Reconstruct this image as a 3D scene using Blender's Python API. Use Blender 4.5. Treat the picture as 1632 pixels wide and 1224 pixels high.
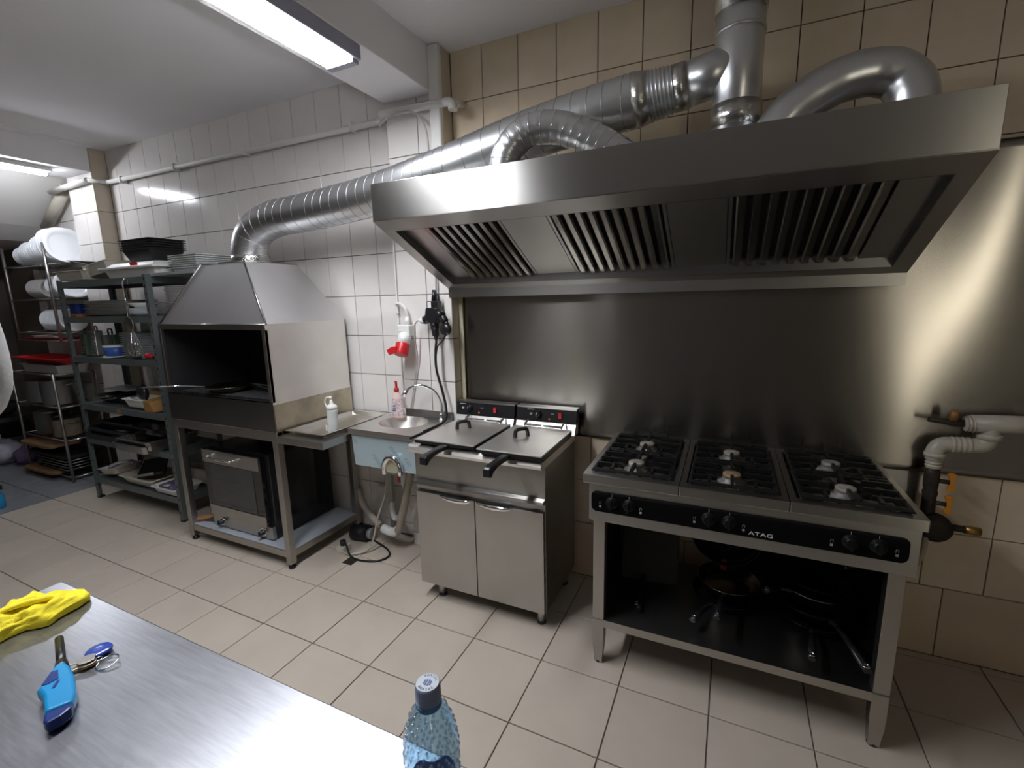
import bpy, math, random
from mathutils import Vector, Matrix
random.seed(7)
sc = bpy.context.scene
for o in list(bpy.data.objects): bpy.data.objects.remove(o)
COL = sc.collection
# ------------------------------------------------------------------ camera
R_ = (0.9078, 0.4188, -0.0225); D_ = (0.0548, -0.1718, -0.9836); F_ = (-0.4158, 0.8917, -0.1789)
cd = bpy.data.cameras.new('camera'); cam = bpy.data.objects.new('camera', cd); COL.objects.link(cam)
m = Matrix(((R_[0], -D_[0], -F_[0]), (R_[1], -D_[1], -F_[1]), (R_[2], -D_[2], -F_[2])))
q = m.to_quaternion().normalized()
cam.matrix_world = Matrix.Translation((0, -2.306, 1.528)) @ q.to_matrix().to_4x4()
cd.sensor_width = 36; cd.lens = 738.96 / 1632 * 36; cd.clip_start = 0.02
sc.camera = cam
# ------------------------------------------------------------------ world, exposure
w = bpy.data.worlds.new('world'); sc.world = w; w.use_nodes = True
w.node_tree.nodes['Background'].inputs[0].default_value = (0.5, 0.55, 0.6, 1)
w.node_tree.nodes['Background'].inputs[1].default_value = 0.3
sc.view_settings.view_transform = 'Standard'; sc.view_settings.look = 'None'
sc.view_settings.gamma = 1; sc.view_settings.use_curve_mapping = False
sc.view_settings.exposure = 0.0
LIGHT1, LIGHT2, WINDOW = 64.0, 120.0, 12.0
LIGHTCOL = (0.92, 0.94, 1.0)

# ------------------------------------------------------------------ materials
MATS = {}
def mat(name, col, rough=.5, metal=0., noise=0., nscale=8., bump=0., bscale=60., stretch=None, aniso=0., trans=0.,
        emit=0., spec=None, rvar=0., objvar=0., coat=0., alpha=1., ior=None, col2=None, tang=(0, .3, 1)):
    m = bpy.data.materials.new(name); m.use_nodes = True; nt = m.node_tree; N = nt.nodes; L = nt.links
    b = N['Principled BSDF']
    b.inputs['Base Color'].default_value = (*col, 1); b.inputs['Roughness'].default_value = rough
    b.inputs['Metallic'].default_value = metal
    if spec is not None: b.inputs['Specular IOR Level'].default_value = spec
    if trans: b.inputs['Transmission Weight'].default_value = trans
    if ior: b.inputs['IOR'].default_value = ior
    if coat: b.inputs['Coat Weight'].default_value = coat
    if alpha < 1: b.inputs['Alpha'].default_value = alpha
    if emit:
        b.inputs['Emission Color'].default_value = (*col, 1); b.inputs['Emission Strength'].default_value = emit
    if aniso:
        b.inputs['Anisotropic'].default_value = aniso
        c = N.new('ShaderNodeCombineXYZ')
        for i in range(3): c.inputs[i].default_value = tang[i]
        L.new(c.outputs[0], b.inputs['Tangent'])
    need = noise or bump or rvar or stretch
    if need or objvar:
        tc = N.new('ShaderNodeTexCoord'); mp = N.new('ShaderNodeMapping')
        L.new(tc.outputs['Object'], mp.inputs['Vector'])
        if stretch: mp.inputs['Scale'].default_value = stretch
        oi = N.new('ShaderNodeObjectInfo')
        if objvar:
            ad = N.new('ShaderNodeVectorMath'); ad.operation = 'SCALE'; ad.inputs['Scale'].default_value = 37.
            cx = N.new('ShaderNodeCombineXYZ'); L.new(oi.outputs['Random'], cx.inputs[0]); L.new(oi.outputs['Random'], cx.inputs[1])
            L.new(cx.outputs[0], ad.inputs[0]); L.new(ad.outputs[0], mp.inputs['Location'])
        src = None
        if noise or objvar:
            n = N.new('ShaderNodeTexNoise'); n.inputs['Scale'].default_value = nscale; n.inputs['Detail'].default_value = 6
            L.new(mp.outputs[0], n.inputs['Vector'])
            mx = N.new('ShaderNodeMix'); mx.data_type = 'RGBA'
            c2 = col2 or tuple(max(0, c * (1 - noise)) for c in col)
            mx.inputs[6].default_value = (*col, 1); mx.inputs[7].default_value = (*c2, 1)
            rp = N.new('ShaderNodeMapRange'); rp.inputs[1].default_value = .35; rp.inputs[2].default_value = .68
            L.new(n.outputs[0], rp.inputs[0]); L.new(rp.outputs[0], mx.inputs[0])
            src = mx.outputs[2]
            if objvar:
                hs = N.new('ShaderNodeHueSaturation'); mr = N.new('ShaderNodeMapRange')
                mr.inputs[3].default_value = 1 - objvar; mr.inputs[4].default_value = 1 + objvar
                L.new(oi.outputs['Random'], mr.inputs[0]); L.new(mr.outputs[0], hs.inputs['Value'])
                L.new(src, hs.inputs['Color']); src = hs.outputs[0]
            L.new(src, b.inputs['Base Color'])
        if rvar:
            n2 = N.new('ShaderNodeTexNoise'); n2.inputs['Scale'].default_value = nscale * 1.7; n2.inputs['Detail'].default_value = 5
            L.new(mp.outputs[0], n2.inputs['Vector']); mr2 = N.new('ShaderNodeMapRange')
            mr2.inputs[1].default_value = .3; mr2.inputs[2].default_value = .7
            mr2.inputs[3].default_value = max(.02, rough - rvar); mr2.inputs[4].default_value = rough + rvar
            L.new(n2.outputs[0], mr2.inputs[0]); L.new(mr2.outputs[0], b.inputs['Roughness'])
        if bump:
            n3 = N.new('ShaderNodeTexNoise'); n3.inputs['Scale'].default_value = bscale; n3.inputs['Detail'].default_value = 4
            L.new(mp.outputs[0], n3.inputs['Vector']); bp = N.new('ShaderNodeBump')
            bp.inputs['Strength'].default_value = bump; bp.inputs['Distance'].default_value = .004
            L.new(n3.outputs[0], bp.inputs['Height']); L.new(bp.outputs[0], b.inputs['Normal'])
    MATS[name] = m
    return m
mat('steel', (.44, .43, .41), .29, 1, aniso=.8)
mat('steel_sheet', (.37, .35, .32), .24, 1, aniso=.85, noise=.10, nscale=1.6)
mat('steel_mid', (.68, .66, .63), .30, 1, aniso=.3, noise=.08, nscale=4)
mat('steel_stain', (.62, .56, .43), .38, 1, noise=.4, nscale=7)
mat('film_pale', (.50, .54, .60), .45, .2, noise=.1, nscale=6)
mat('black_knob', (.006, .006, .006), .45, spec=.25)
mat('steel_pale', (.88, .86, .82), .40, 1, aniso=.3, noise=.12, nscale=3)
mat('steel_hood', (.72, .71, .72), .50, 1, noise=.08, nscale=3)
mat('steel_side', (.50, .49, .47), .34, 1, aniso=.5, noise=.10, nscale=3)
mat('steel_dark', (.30, .295, .29), .34, 1, aniso=.4, noise=.2, nscale=3)
mat('steel_top', (.62, .63, .65), .30, 1, noise=.14, nscale=2.5, rvar=.09, bump=.05, bscale=30, stretch=(1, 7, 1))
mat('steel_leg', (.46, .44, .41), .38, 1, aniso=.4)
mat('chrome', (.85, .86, .88), .08, 1)
mat('zinc', (.76, .78, .80), .32, 1)
mat('zinc_seam', (.42, .42, .42), .4, 1)
mat('foil', (.78, .78, .77), .16, 1, bump=1., bscale=55)
mat('foil_tape', (.62, .61, .58), .28, 1, bump=.8, bscale=38)
mat('tile_left', (.80, .765, .735), .13, 0, noise=.05, nscale=5, objvar=.03, spec=.55)
mat('tile_right', (.78, .655, .49), .20, 0, noise=.09, nscale=6, objvar=.04)  # warmer than the left tiles: the right side's warm bounce light put into colour
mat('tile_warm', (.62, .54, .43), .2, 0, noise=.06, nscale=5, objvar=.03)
mat('tile_low', (.72, .57, .41), .28, 0, noise=.14, nscale=5, objvar=.05)
mat('grout', (.12, .10, .08), .9)
mat('grout_light', (.30, .26, .21), .9)
mat('floor_tile', (.60, .525, .44), .40, 0, noise=.07, nscale=5, objvar=.025, bump=.04, bscale=200)
mat('floor_grey', (.25, .26, .28), .5, 0, noise=.2, nscale=6, objvar=.04)
mat('grout_floor', (.20, .17, .14), .9)
mat('plaster', (.87, .86, .88), .9, 0, noise=.03, nscale=2, bump=.05, bscale=40)
mat('plaster_warm', (.80, .78, .75), .9, 0, noise=.03, nscale=2)
mat('wall_brown', (.10, .085, .075), .85, 0, noise=.2, nscale=2)
mat('wall_room', (.30, .28, .25), .7, 0, noise=.1, nscale=1.5)
mat('white_paint', (.78, .77, .74), .5, 0, noise=.05, nscale=7)
mat('white_pipe', (.60, .55, .46), .38, 0, noise=.10, nscale=14, bump=.1, bscale=30)
mat('white_plastic', (.82, .82, .80), .35)
mat('cream_plastic', (.70, .655, .56), .45, 0, noise=.06)
mat('porcelain', (.83, .85, .88), .10, 0, spec=.6)
mat('plates_grey', (.48, .47, .46), .25)
mat('clear_lid', (.60, .62, .61), .3, 0, spec=.5)
mat('black_plastic', (.014, .014, .016), .32)
mat('black_matte', (.010, .010, .011), .6)
mat('black_enamel', (.012, .012, .013), .16)
mat('black_gloss', (.006, .006, .007), .08, 0, coat=.4)
mat('cast_iron', (.006, .006, .006), .42, 0, bump=.2, bscale=90)
mat('soot', (.012, .012, .014), .7)
mat('oven_glass', (.035, .037, .042), .06, 0, spec=.7)
mat('burner_grey', (.30, .28, .26), .5, .5, noise=.4, nscale=30)
mat('burner_cap', (.47, .43, .37), .55, .2, noise=.45, nscale=22)
mat('burner_cap_brown', (.36, .25, .15), .6, .1, noise=.5, nscale=40)
mat('tray_shine', (.66, .62, .56), .30, 1, noise=.3, nscale=12)  # bright tone for the reflections and clean metal of the burner trays
mat('steel_baffle', (.40, .39, .37), .2, 1)
mat('shelf_paint', (.165, .19, .19), .42, .35, noise=.15, nscale=60, bump=.1, bscale=120)
mat('rack_chrome', (.40, .385, .37), .35, .9, noise=.3, nscale=10)
mat('red', (.62, .02, .025), .35)
mat('red_dark', (.28, .02, .015), .45)
mat('red_light', (.80, .03, .025), .3)
mat('yellow_cloth', (.87, .72, .03), .92, 0, noise=.12, nscale=30, bump=.5, bscale=220)
mat('yellow_dark', (.62, .46, .02), .95, 0, noise=.2, nscale=40, bump=.5, bscale=220)
mat('yellow_trim', (.46, .42, .30), .55)
mat('blue_light', (.012, .28, .60), .28, 0, coat=.3)
mat('blue_navy', (.015, .04, .20), .25)
mat('blue_fob', (.03, .07, .38), .2, 0, coat=.5)
mat('blue_tub', (.04, .12, .42), .4)
mat('film', (.47, .58, .62), .25, .25, noise=.05, nscale=3)
mat('film_print', (.06, .17, .26), .4)
mat('brown_board', (.26, .15, .07), .6, 0, noise=.3, nscale=12)
mat('cardboard', (.42, .23, .07), .7, 0, noise=.2, nscale=9)
mat('orange', (.72, .24, .04), .4)
mat('wood', (.38, .18, .06), .55, 0, noise=.3, nscale=20)
mat('brass', (.45, .26, .07), .38, .8, noise=.3, nscale=30)
mat('orange_valve', (.70, .28, .03), .4, .2)
mat('iron_pipe', (.055, .045, .035), .55, .4, noise=.4, nscale=40)
mat('grey_hose', (.40, .36, .30), .5, 0, noise=.1)
mat('grey_cable', (.45, .44, .42), .5)
mat('green_dark', (.05, .08, .05), .45)
mat('grey_plastic', (.33, .35, .36), .4)
mat('rust_wall', (.40, .32, .23), .8, 0, noise=.4, nscale=9)
mat('tube_glow', (.93, .95, 1.0), .5, emit=LIGHT1)
mat('tube_glow_small', (.90, .93, 1.0), .5, emit=LIGHT2)
mat('lamp_grey', (.40, .41, .50), .4, .3)
mat('window_glow', (1.0, .93, .76), .5, emit=WINDOW)
mat('print_white', (.75, .75, .75), .5)
mat('print_grey', (.40, .40, .40), .5)
mat('print_blue', (.12, .18, .42), .4)
mat('cap_white', (.66, .72, .78), .4)
mat('cap_blue', (.20, .24, .36), .38)
mat('label_blue', (.10, .16, .42), .3, 0, noise=.4, nscale=25, col2=(.25, .38, .65))
mat('pet_blue', (.72, .90, 1.0), .03, 0, trans=1., ior=1.25)
mat('soap_pink', (.82, .50, .45), .35, 0, noise=.2, nscale=40, col2=(.85, .72, .68))
mat('soap_label', (.80, .76, .80), .4, 0, noise=.3, nscale=80, col2=(.55, .30, .28))
mat('bottle_milk', (.80, .81, .80), .35, 0, trans=.25)
mat('purple', (.16, .12, .22), .5)
mat('cloth_pale', (.55, .52, .60), .9, 0, noise=.3, nscale=10)
mat('towel_white', (.80, .80, .80), .9, 0, bump=.3, bscale=150)
mat('pan_steel', (.62, .56, .46), .22, 1, noise=.4, nscale=10)
mat('steel_table', (.42, .43, .46), .32, 1, noise=.16, nscale=3, rvar=.025, stretch=(5, 70, 1))
mat('key_metal', (.60, .48, .34), .3, 1)
mat('pet_blue_ring', (.10, .30, .55), .2, trans=.5)
def glassy(name, col, mixf, rough, base=.05):           # thin clear plastic: mostly see-through, tinted and shiny
    m = bpy.data.materials.new(name); m.use_nodes = True; nt = m.node_tree; N = nt.nodes; L = nt.links
    N.remove(N['Principled BSDF']); out = N['Material Output']
    t = N.new('ShaderNodeBsdfTransparent'); t.inputs[0].default_value = (*col, 1)
    g = N.new('ShaderNodeBsdfGlossy'); g.inputs['Roughness'].default_value = rough
    d = N.new('ShaderNodeBsdfDiffuse'); d.inputs[0].default_value = (*col, 1)
    lw = N.new('ShaderNodeLayerWeight'); lw.inputs[0].default_value = .5
    pw = N.new('ShaderNodeMath'); pw.operation = 'POWER'; pw.inputs[1].default_value = 2.5; L.new(lw.outputs['Facing'], pw.inputs[0])
    fr = N.new('ShaderNodeMath'); fr.operation = 'MULTIPLY_ADD'; fr.inputs[1].default_value = .55; fr.inputs[2].default_value = base; L.new(pw.outputs[0], fr.inputs[0])
    m1 = N.new('ShaderNodeMixShader'); m2 = N.new('ShaderNodeMixShader'); m1.inputs[0].default_value = mixf
    L.new(t.outputs[0], m1.inputs[1]); L.new(d.outputs[0], m1.inputs[2])
    L.new(fr.outputs[0], m2.inputs[0]); L.new(m1.outputs[0], m2.inputs[1]); L.new(g.outputs[0], m2.inputs[2])
    L.new(m2.outputs[0], out.inputs[0]); MATS[name] = m
glassy('clear_plastic', (.80, .86, .90), .18, .08)
glassy('pet_clear', (.66, .85, .97), .06, .05, .10)
glassy('pet_bump', (.86, .94, 1.), .10, .10, .30)

# ------------------------------------------------------------------ mesh helpers
def catmull(pts, k=6, closed=False):
    P = [Vector(p) for p in pts]; out = []; n = len(P)
    rng = range(n if closed else n - 1)
    for i in rng:
        if closed: p0, p1, p2, p3 = P[(i-1) % n], P[i], P[(i+1) % n], P[(i+2) % n]
        else: p0, p1, p2, p3 = P[max(i-1, 0)], P[i], P[i+1], P[min(i+2, n-1)]
        for j in range(k):
            t = j / k
            out.append(.5 * ((2*p1) + (p2-p0)*t + (2*p0-5*p1+4*p2-p3)*t*t + (3*p1-p0-3*p2+p3)*t*t*t))
    if not closed: out.append(P[-1])
    return out
class MB:
    def __init__(s): s.v = []; s.f = []; s.sm = []
    def add(s, vs, fs, smooth=False):
        o = len(s.v); s.v += [Vector(a) for a in vs]
        for f in fs: s.f.append([o + i for i in f]); s.sm.append(smooth)
        return s
    def box(s, x0, y0, z0, x1, y1, z1):
        x0, x1 = min(x0, x1), max(x0, x1); y0, y1 = min(y0, y1), max(y0, y1); z0, z1 = min(z0, z1), max(z0, z1)
        return s.add([(x0,y0,z0),(x1,y0,z0),(x1,y1,z0),(x0,y1,z0),(x0,y0,z1),(x1,y0,z1),(x1,y1,z1),(x0,y1,z1)],
                     [(0,3,2,1),(4,5,6,7),(0,1,5,4),(1,2,6,5),(2,3,7,6),(3,0,4,7)])
    def hexa(s, b, t):
        return s.add(list(b) + list(t), [(0,3,2,1),(4,5,6,7),(0,1,5,4),(1,2,6,5),(2,3,7,6),(3,0,4,7)])
    def prism(s, poly, axis, a, b, smooth=False):
        def P(u, v, w): return {'x': (w, u, v), 'y': (u, w, v), 'z': (u, v, w)}[axis]
        n = len(poly); vs = [P(u, v, a) for u, v in poly] + [P(u, v, b) for u, v in poly]
        fs = [[(i + 1) % n, i, n + i, n + (i + 1) % n] for i in range(n)]
        o = len(s.v); s.add(vs, fs, smooth); s.f.append([o + i for i in range(n)]); s.f.append([o + n + i for i in range(n)][::-1]); s.sm += [False]*2
        return s
    def rings(s, rings, close=False, caps=True, smooth=True):
        n = len(rings[0]); vs = [p for r in rings for p in r]; fs = []
        for k in range(len(rings) - 1 + (1 if close else 0)):
            a = k * n; b = ((k + 1) % len(rings)) * n
            for i in range(n): fs.append((a+i, a+(i+1) % n, b+(i+1) % n, b+i))
        o = len(s.v); s.add(vs, fs, smooth)
        if caps and not close:
            s.f.append([o+i for i in range(n)][::-1]); s.f.append([o+(len(rings)-1)*n+i for i in range(n)]); s.sm += [False]*2
        return s
    def tube(s, pts, r, n=10, k=0, closed=False, caps=True, squash=1.):
        P = catmull(pts, k, closed) if k else [Vector(p) for p in pts]
        m = len(P); rr = r if callable(r) else (lambda t: r)
        rings = []; up = None
        for i, p in enumerate(P):
            if closed: t = P[(i+1) % m] - P[i-1]
            else: t = P[min(i+1, m-1)] - P[max(i-1, 0)]
            t.normalize()
            if up is None:
                up = Vector((0, 0, 1)) if abs(t.z) < .9 else Vector((0, 1, 0))
            u = (up - t * up.dot(t)).normalized(); up = u; w = t.cross(u)
            R = rr(i / max(1, m - 1))
            rings.append([p + (u * math.cos(a) * squash + w * math.sin(a)) * R for a in [2*math.pi*j/n for j in range(n)]])
        return s.rings(rings, closed, caps)
    def cyl(s, p0, p1, r0, r1=None, n=16):
        r1 = r0 if r1 is None else r1
        return s.tube([p0, p1], lambda t: r0 + (r1 - r0) * t, n)
    def frame(s, x0, x1, y0, y1, wl, wr, wf, wk, z0, z1):      # rectangular ring, one watertight piece
        O = [(x0, y0), (x1, y0), (x1, y1), (x0, y1)]; I = [(x0+wl, y0+wf), (x1-wr, y0+wf), (x1-wr, y1-wk), (x0+wl, y1-wk)]
        vs = [(*p, z0) for p in O] + [(*p, z1) for p in O] + [(*p, z0) for p in I] + [(*p, z1) for p in I]; fs = []
        for i in range(4):
            j = (i+1) % 4; fs += [(i, j, 4+j, 4+i), (8+j, 8+i, 12+i, 12+j), (4+i, 4+j, 12+j, 12+i), (j, i, 8+i, 8+j)]
        return s.add(vs, fs)
    def lathe(s, c, prof, n=24, axis='z', caps=True, flat=False):
        c = Vector(c); rings = []
        for r, h in prof:
            r = max(r, .0002); ring = []
            for j in range(n):
                a = 2 * math.pi * j / n; u, v = r * math.cos(a), r * math.sin(a)
                ring.append(c + Vector({'z': (u, v, h), 'x': (h, u, v), 'y': (v, h, u)}[axis]))
            rings.append(ring)
        return s.rings(rings, caps=caps, smooth=not flat)
    def rot(s, ang, axis='Z', c=(0, 0, 0), start=0):
        M = Matrix.Translation(c) @ Matrix.Rotation(ang, 4, axis) @ Matrix.Translation(-Vector(c))
        for i in range(start, len(s.v)): s.v[i] = M @ s.v[i]
        return s
    def move(s, d, start=0):
        for i in range(start, len(s.v)): s.v[i] = s.v[i] + Vector(d)
        return s
OFF = {}
def link_mesh(name, mb, material, off=Vector((0, 0, 0))):
    me = bpy.data.meshes.new(name); me.from_pydata([tuple(v - off) for v in mb.v], [], mb.f)
    me.polygons.foreach_set('use_smooth', mb.sm); me.materials.append(MATS[material]); me.update()
    o = bpy.data.objects.new(name, me); COL.objects.link(o); return o
SPLIT = {'grate_fingers', 'grate_feet', 'filter_frame', 'side_panels', 'hinge_bracket', 'oven_feet', 'grill_bars', 'rivet', 'control_mark', 'panel_print', 'inner_lip', 'lower_rail', 'stand_frame', 'hood_walls', 'opening_frame', 'sooty_lining', 'lid_skirt', 'fascia', 'folded_edge', 'underside_rim', 'shelf_post', 'lower_shelf', 'handle_loop'}
ONE = {'grill_bars': 'grill_bar', 'side_panels': 'side_panel', 'grate_fingers': 'grate_finger', 'grate_feet': 'grate_foot', 'oven_feet': 'oven_foot', 'hood_walls': 'hood_wall'}
def islands(mb):
    par = list(range(len(mb.v)))
    def fd(a):
        while par[a] != a: par[a] = par[par[a]]; a = par[a]
        return a
    for f in mb.f:
        for i in f[1:]: par[fd(i)] = fd(f[0])
    g = {}
    for f, s_ in zip(mb.f, mb.sm): g.setdefault(fd(f[0]), []).append((f, s_))
    out = []
    for fs in g.values():
        ids = sorted({i for f, _ in fs for i in f}); ix = {a: k for k, a in enumerate(ids)}
        n = MB(); n.v = [mb.v[i] for i in ids]; n.f = [[ix[i] for i in f] for f, _ in fs]; n.sm = [s_ for _, s_ in fs]; out.append(n)
    return out
def obj(name, mb, material, parent=None, bevel=0, label=None, at=None, seg=2, stuff=False):
    if name in SPLIT and parent:
        for k in islands(mb): r = obj1(ONE.get(name, name), k, material, parent, bevel, label, at, seg, stuff)
        return r
    return obj1(name, mb, material, parent, bevel, label, at, seg, stuff)
def obj1(name, mb, material, parent=None, bevel=0, label=None, at=None, seg=2, stuff=False):
    off = OFF.get(parent.name, Vector((0, 0, 0))) if parent else Vector(at or (0, 0, 0))
    o = link_mesh(name, mb, material, off)
    if parent: o.parent = parent
    else: o.location = off
    OFF[o.name] = off
    if bevel:
        b = o.modifiers.new('bevel', 'BEVEL'); b.width = bevel; b.segments = seg; b.limit_method = 'ANGLE'; b.angle_limit = math.radians(40)
    if label: o['label'] = label
    if stuff: o['kind'] = 'stuff'
    return o
def tag(o, label, cat, group=None):
    o['label'] = label; o['category'] = cat
    if group: o['group'] = group
    return o
def thing(name, label, cat, loc=(0, 0, 0), group=None):
    o = bpy.data.objects.new(name, None); COL.objects.link(o); o.location = loc; o.empty_display_size = .05
    OFF[o.name] = Vector(loc); return tag(o, label, cat, group)
def struct(name, mb, material, bevel=0, label=None):
    o = obj(name, mb, material, bevel=bevel); o['kind'] = 'structure'
    o['label'] = label or name.replace('_', ' '); o['category'] = name.split('_')[0]; return o
def dup(root, loc=None, rz=0, label=None, group=None, scale=None, rot=None):
    r = root.copy(); COL.objects.link(r)
    if loc is not None: r.location = loc
    if rz: r.rotation_euler = (0, 0, rz)
    if rot: r.rotation_euler = rot
    if scale: r.scale = scale
    if label: r['label'] = label
    if group: r['group'] = group
    for ch in root.children:
        c = ch.copy(); COL.objects.link(c); c.parent = r
        for g in ch.children:
            d = g.copy(); COL.objects.link(d); d.parent = c
    return r
def text(name, s, size, material, parent, M, spacing=1., extrude=.0004):
    cu = bpy.data.curves.new(name, 'FONT'); cu.body = s; cu.size = size; cu.extrude = extrude; cu.space_character = spacing
    cu.align_x = 'CENTER'; cu.align_y = 'CENTER'
    t = bpy.data.objects.new(name, cu); COL.objects.link(t)
    dg = bpy.context.evaluated_depsgraph_get(); me = bpy.data.meshes.new_from_object(t.evaluated_get(dg))
    bpy.data.objects.remove(t)
    me.transform(Matrix.Translation(-OFF.get(parent.name, Vector((0, 0, 0)))) @ M)
    me.materials.clear(); me.materials.append(MATS[material])
    o = bpy.data.objects.new(name, me); COL.objects.link(o); o.parent = parent; OFF[o.name] = OFF[parent.name]; return o
def face_front(x, y, z): return Matrix.Translation((x, y, z)) @ Matrix.Rotation(math.pi/2, 4, 'X')

# ================================================================== STRUCTURE
XL, XR, YF, H = -7.0, 2.7, -4.6, 2.80
WALLX0 = -1.961
# --- floor: grout slab + tiles
fl = struct('floor', MB().box(XL, YF, -.08, XR, .1, -.006), 'grout_floor', label='tiled kitchen floor')
def slab_tile(w, h, d=.006, c=.0012):      # lies in XY, top at z=0
    x, y = w/2, h/2
    return MB().add([(-x,-y,-d),(x,-y,-d),(x,y,-d),(-x,y,-d),(-x,-y,-c),(x,-y,-c),(x,y,-c),(-x,y,-c),(-x+c,-y+c,0),(x-c,-y+c,0),(x-c,y-c,0),(-x+c,y-c,0)],
        [(0,1,5,4),(1,2,6,5),(2,3,7,6),(3,0,4,7),(4,5,9,8),(5,6,10,9),(6,7,11,10),(7,4,8,11),(8,9,10,11)])
ca, sa = math.cos(-.0077), math.sin(-.0077)
def fpt(i, j):
    j = j * .9829
    return ((i*ca - j*sa) - 4.957) * .332, ((i*sa + j*ca) - 2.0212) * .332
TW, TH = .332, .3263
proto = None; protog = None
for i in range(-16, 11):
    for j in range(-4, 7):
        x, y = fpt(i + .5, j + .5)
        grey = i < -10
        hcut = 1.
        top = y + TH/2
        if top > .005:
            b = y - TH/2; hh = 0.0 - b
            if hh < .02: continue
            hcut = hh / TH; y = b + hh/2
        p = protog if grey else proto
        if p is None:
            p = link_mesh('tile', slab_tile(TW - .005, TH - .005), 'floor_grey' if grey else 'floor_tile')
            if grey: protog = p
            else: proto = p
            t = p
        else:
            t = p.copy(); COL.objects.link(t)
        t.location = (x, y, random.uniform(-.0006, .0006)); t.rotation_euler = (0, 0, -.0077); t.scale = (1, hcut, 1); t.parent = fl
# --- back wall
wb = struct('wall_back', MB().box(XL, .008, 0, XR, .12, H), 'grout', label='back wall of beige glazed tiles')
wtile = {}
def wall_tiles(parent, xs, zs, y, matname, face='y', gap=.004, base=.008):
    """xs, zs: sorted edges; tile fronts at plane y"""
    for a in range(len(xs) - 1):
        for b in range(len(zs) - 1):
            w, h = xs[a+1] - xs[a] - gap, zs[b+1] - zs[b] - gap
            if w < .008 or h < .008: continue
            if matname not in wtile:
                wtile[matname] = link_mesh('tile', slab_tile(.2, .25, base), matname).data
                bpy.data.objects.remove([o for o in bpy.data.objects if o.data == wtile[matname]][0])
            t = bpy.data.objects.new('tile', wtile[matname]); COL.objects.link(t); t.parent = parent
            cx, cz = (xs[a] + xs[a+1])/2, (zs[b] + zs[b+1])/2
            t.scale = (w/.2, h/.25, 1)
            j = random.uniform(-.003, .003)
            if face == 'y':
                t.location = (cx, y + random.uniform(0, .0006), cz); t.rotation_euler = (math.pi/2 + j, 0, 0)
            else:
                t.location = (y - random.uniform(0, .0006), cx, cz); t.rotation_euler = (math.pi/2, 0, math.pi/2)
            wtile
def grid(lo, hi, org, step):
    e = [lo]; k = math.ceil((lo - org) / step + .04)
    while org + k*step < hi - .01:
        e.append(org + k*step); k += 1
    return e + [hi]
wall_tiles(wb, grid(-5.1 + .4, -1.755, WALLX0, .2009), grid(0, H, .084, .2479), 0, 'tile_left')
wall_tiles(wb, grid(-6.3, -5.1, WALLX0, .2009), grid(.6, 2.75, .084, .2479), 0, 'tile_left')
wall_tiles(wb, grid(-1.39, 1.5, -1.2044, .1996), grid(2.04, H, 2.548 - 4*.2463 - .2463, .2463), 0, 'tile_right')
wall_tiles(wb, grid(-1.39, 1.5, .7875, .2015), [.315, .56, .82], 0, 'tile_right')
wall_tiles(wb, grid(-1.39, 1.6, .866, .335), [0, .315], 0, 'tile_low')
# --- pillar behind sink
pl = struct('pillar', MB().box(-1.755, -.082, 0, -1.398, .02, H), 'grout', label='tiled pillar behind the sink under the ceiling beam')
pz = grid(0, H-.005, 1.567 - 6*.247, .247)
wall_tiles(pl, [-1.755, -1.552, -1.39], pz, -.09, 'tile_left')
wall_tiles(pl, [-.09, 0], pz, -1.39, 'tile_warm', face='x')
obj('edge_trim', MB().box(-1.394, -.022, .05, -1.362, .0, 1.58), 'yellow_trim', pl, bevel=.003, label='yellowish plastic edge strip beside the steel sheet')
# --- left column
cl = struct('column', MB().box(-5.1, -.102, 0, -4.708, .02, H), 'grout_light', label='tiled corner column behind the shelving')
wall_tiles(cl, [-5.1, -4.9, -4.70], grid(0, H, .084, .2479), -.11, 'tile_left')
obj('edge_trim', MB().box(-4.706, -.116, .0, -4.698, -.108, H-.01), 'yellow_trim', cl)
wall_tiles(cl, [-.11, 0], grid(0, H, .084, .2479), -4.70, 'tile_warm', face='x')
# --- ceiling and beams
struct('ceiling', MB().box(XL, YF, H - .005, XR, .12, H + .15), 'plaster')
b1 = struct('ceiling_beam', MB().box(-1.755, YF, 2.585, -1.45, .01, H), 'plaster', bevel=.004, label='plastered ceiling beam carrying the long lamp')
b2 = struct('ceiling_beam', MB().box(-5.1, YF, 2.61, -4.702, -.111, H), 'plaster', bevel=.004, label='plastered ceiling beam at the far left')
struct('ceiling_slope', MB().prism([(-5.1, 2.74), (-5.38, 2.571), (-5.82, 2.288), (-6.05, 2.17), (XL, 2.14), (XL, H), (-5.1, H)], 'y', YF, .01), 'plaster_warm', label='sloping underside of the stairs above the plate rack')
# --- remaining room shell
struct('wall_left', MB().box(XL - .1, YF, 0, XL, .12, H), 'wall_brown')
struct('wall_right', MB().box(XR, YF, 0, XR + .1, .12, H), 'wall_room')
WX = 2.06; wf = MB(); wf.box(XL, YF - .1, 0, WX, YF, H); wf.box(WX+.19, YF - .1, 0, XR, YF, H); wf.box(WX, YF - .1, 2.3, WX+.19, YF, H); wf.box(WX, YF - .1, 0, WX+.19, YF, .7)
struct('wall_front', wf, 'wall_room')
wn = struct('window_1', MB().box(WX-.02, YF - .06, .68, WX+.02, YF + .02, 2.32).box(WX+.17, YF - .06, .68, WX+.21, YF + .02, 2.32).box(WX-.02, YF - .06, .68, WX+.21, YF + .02, .72).box(WX-.02, YF - .06, 2.28, WX+.21, YF + .02, 2.32), 'white_plastic', label='narrow daylit window in the wall behind the camera')
obj('pane', MB().box(WX+.02, YF - .05, .72, WX+.17, YF - .04, 2.28), 'window_glow', wn)
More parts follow.
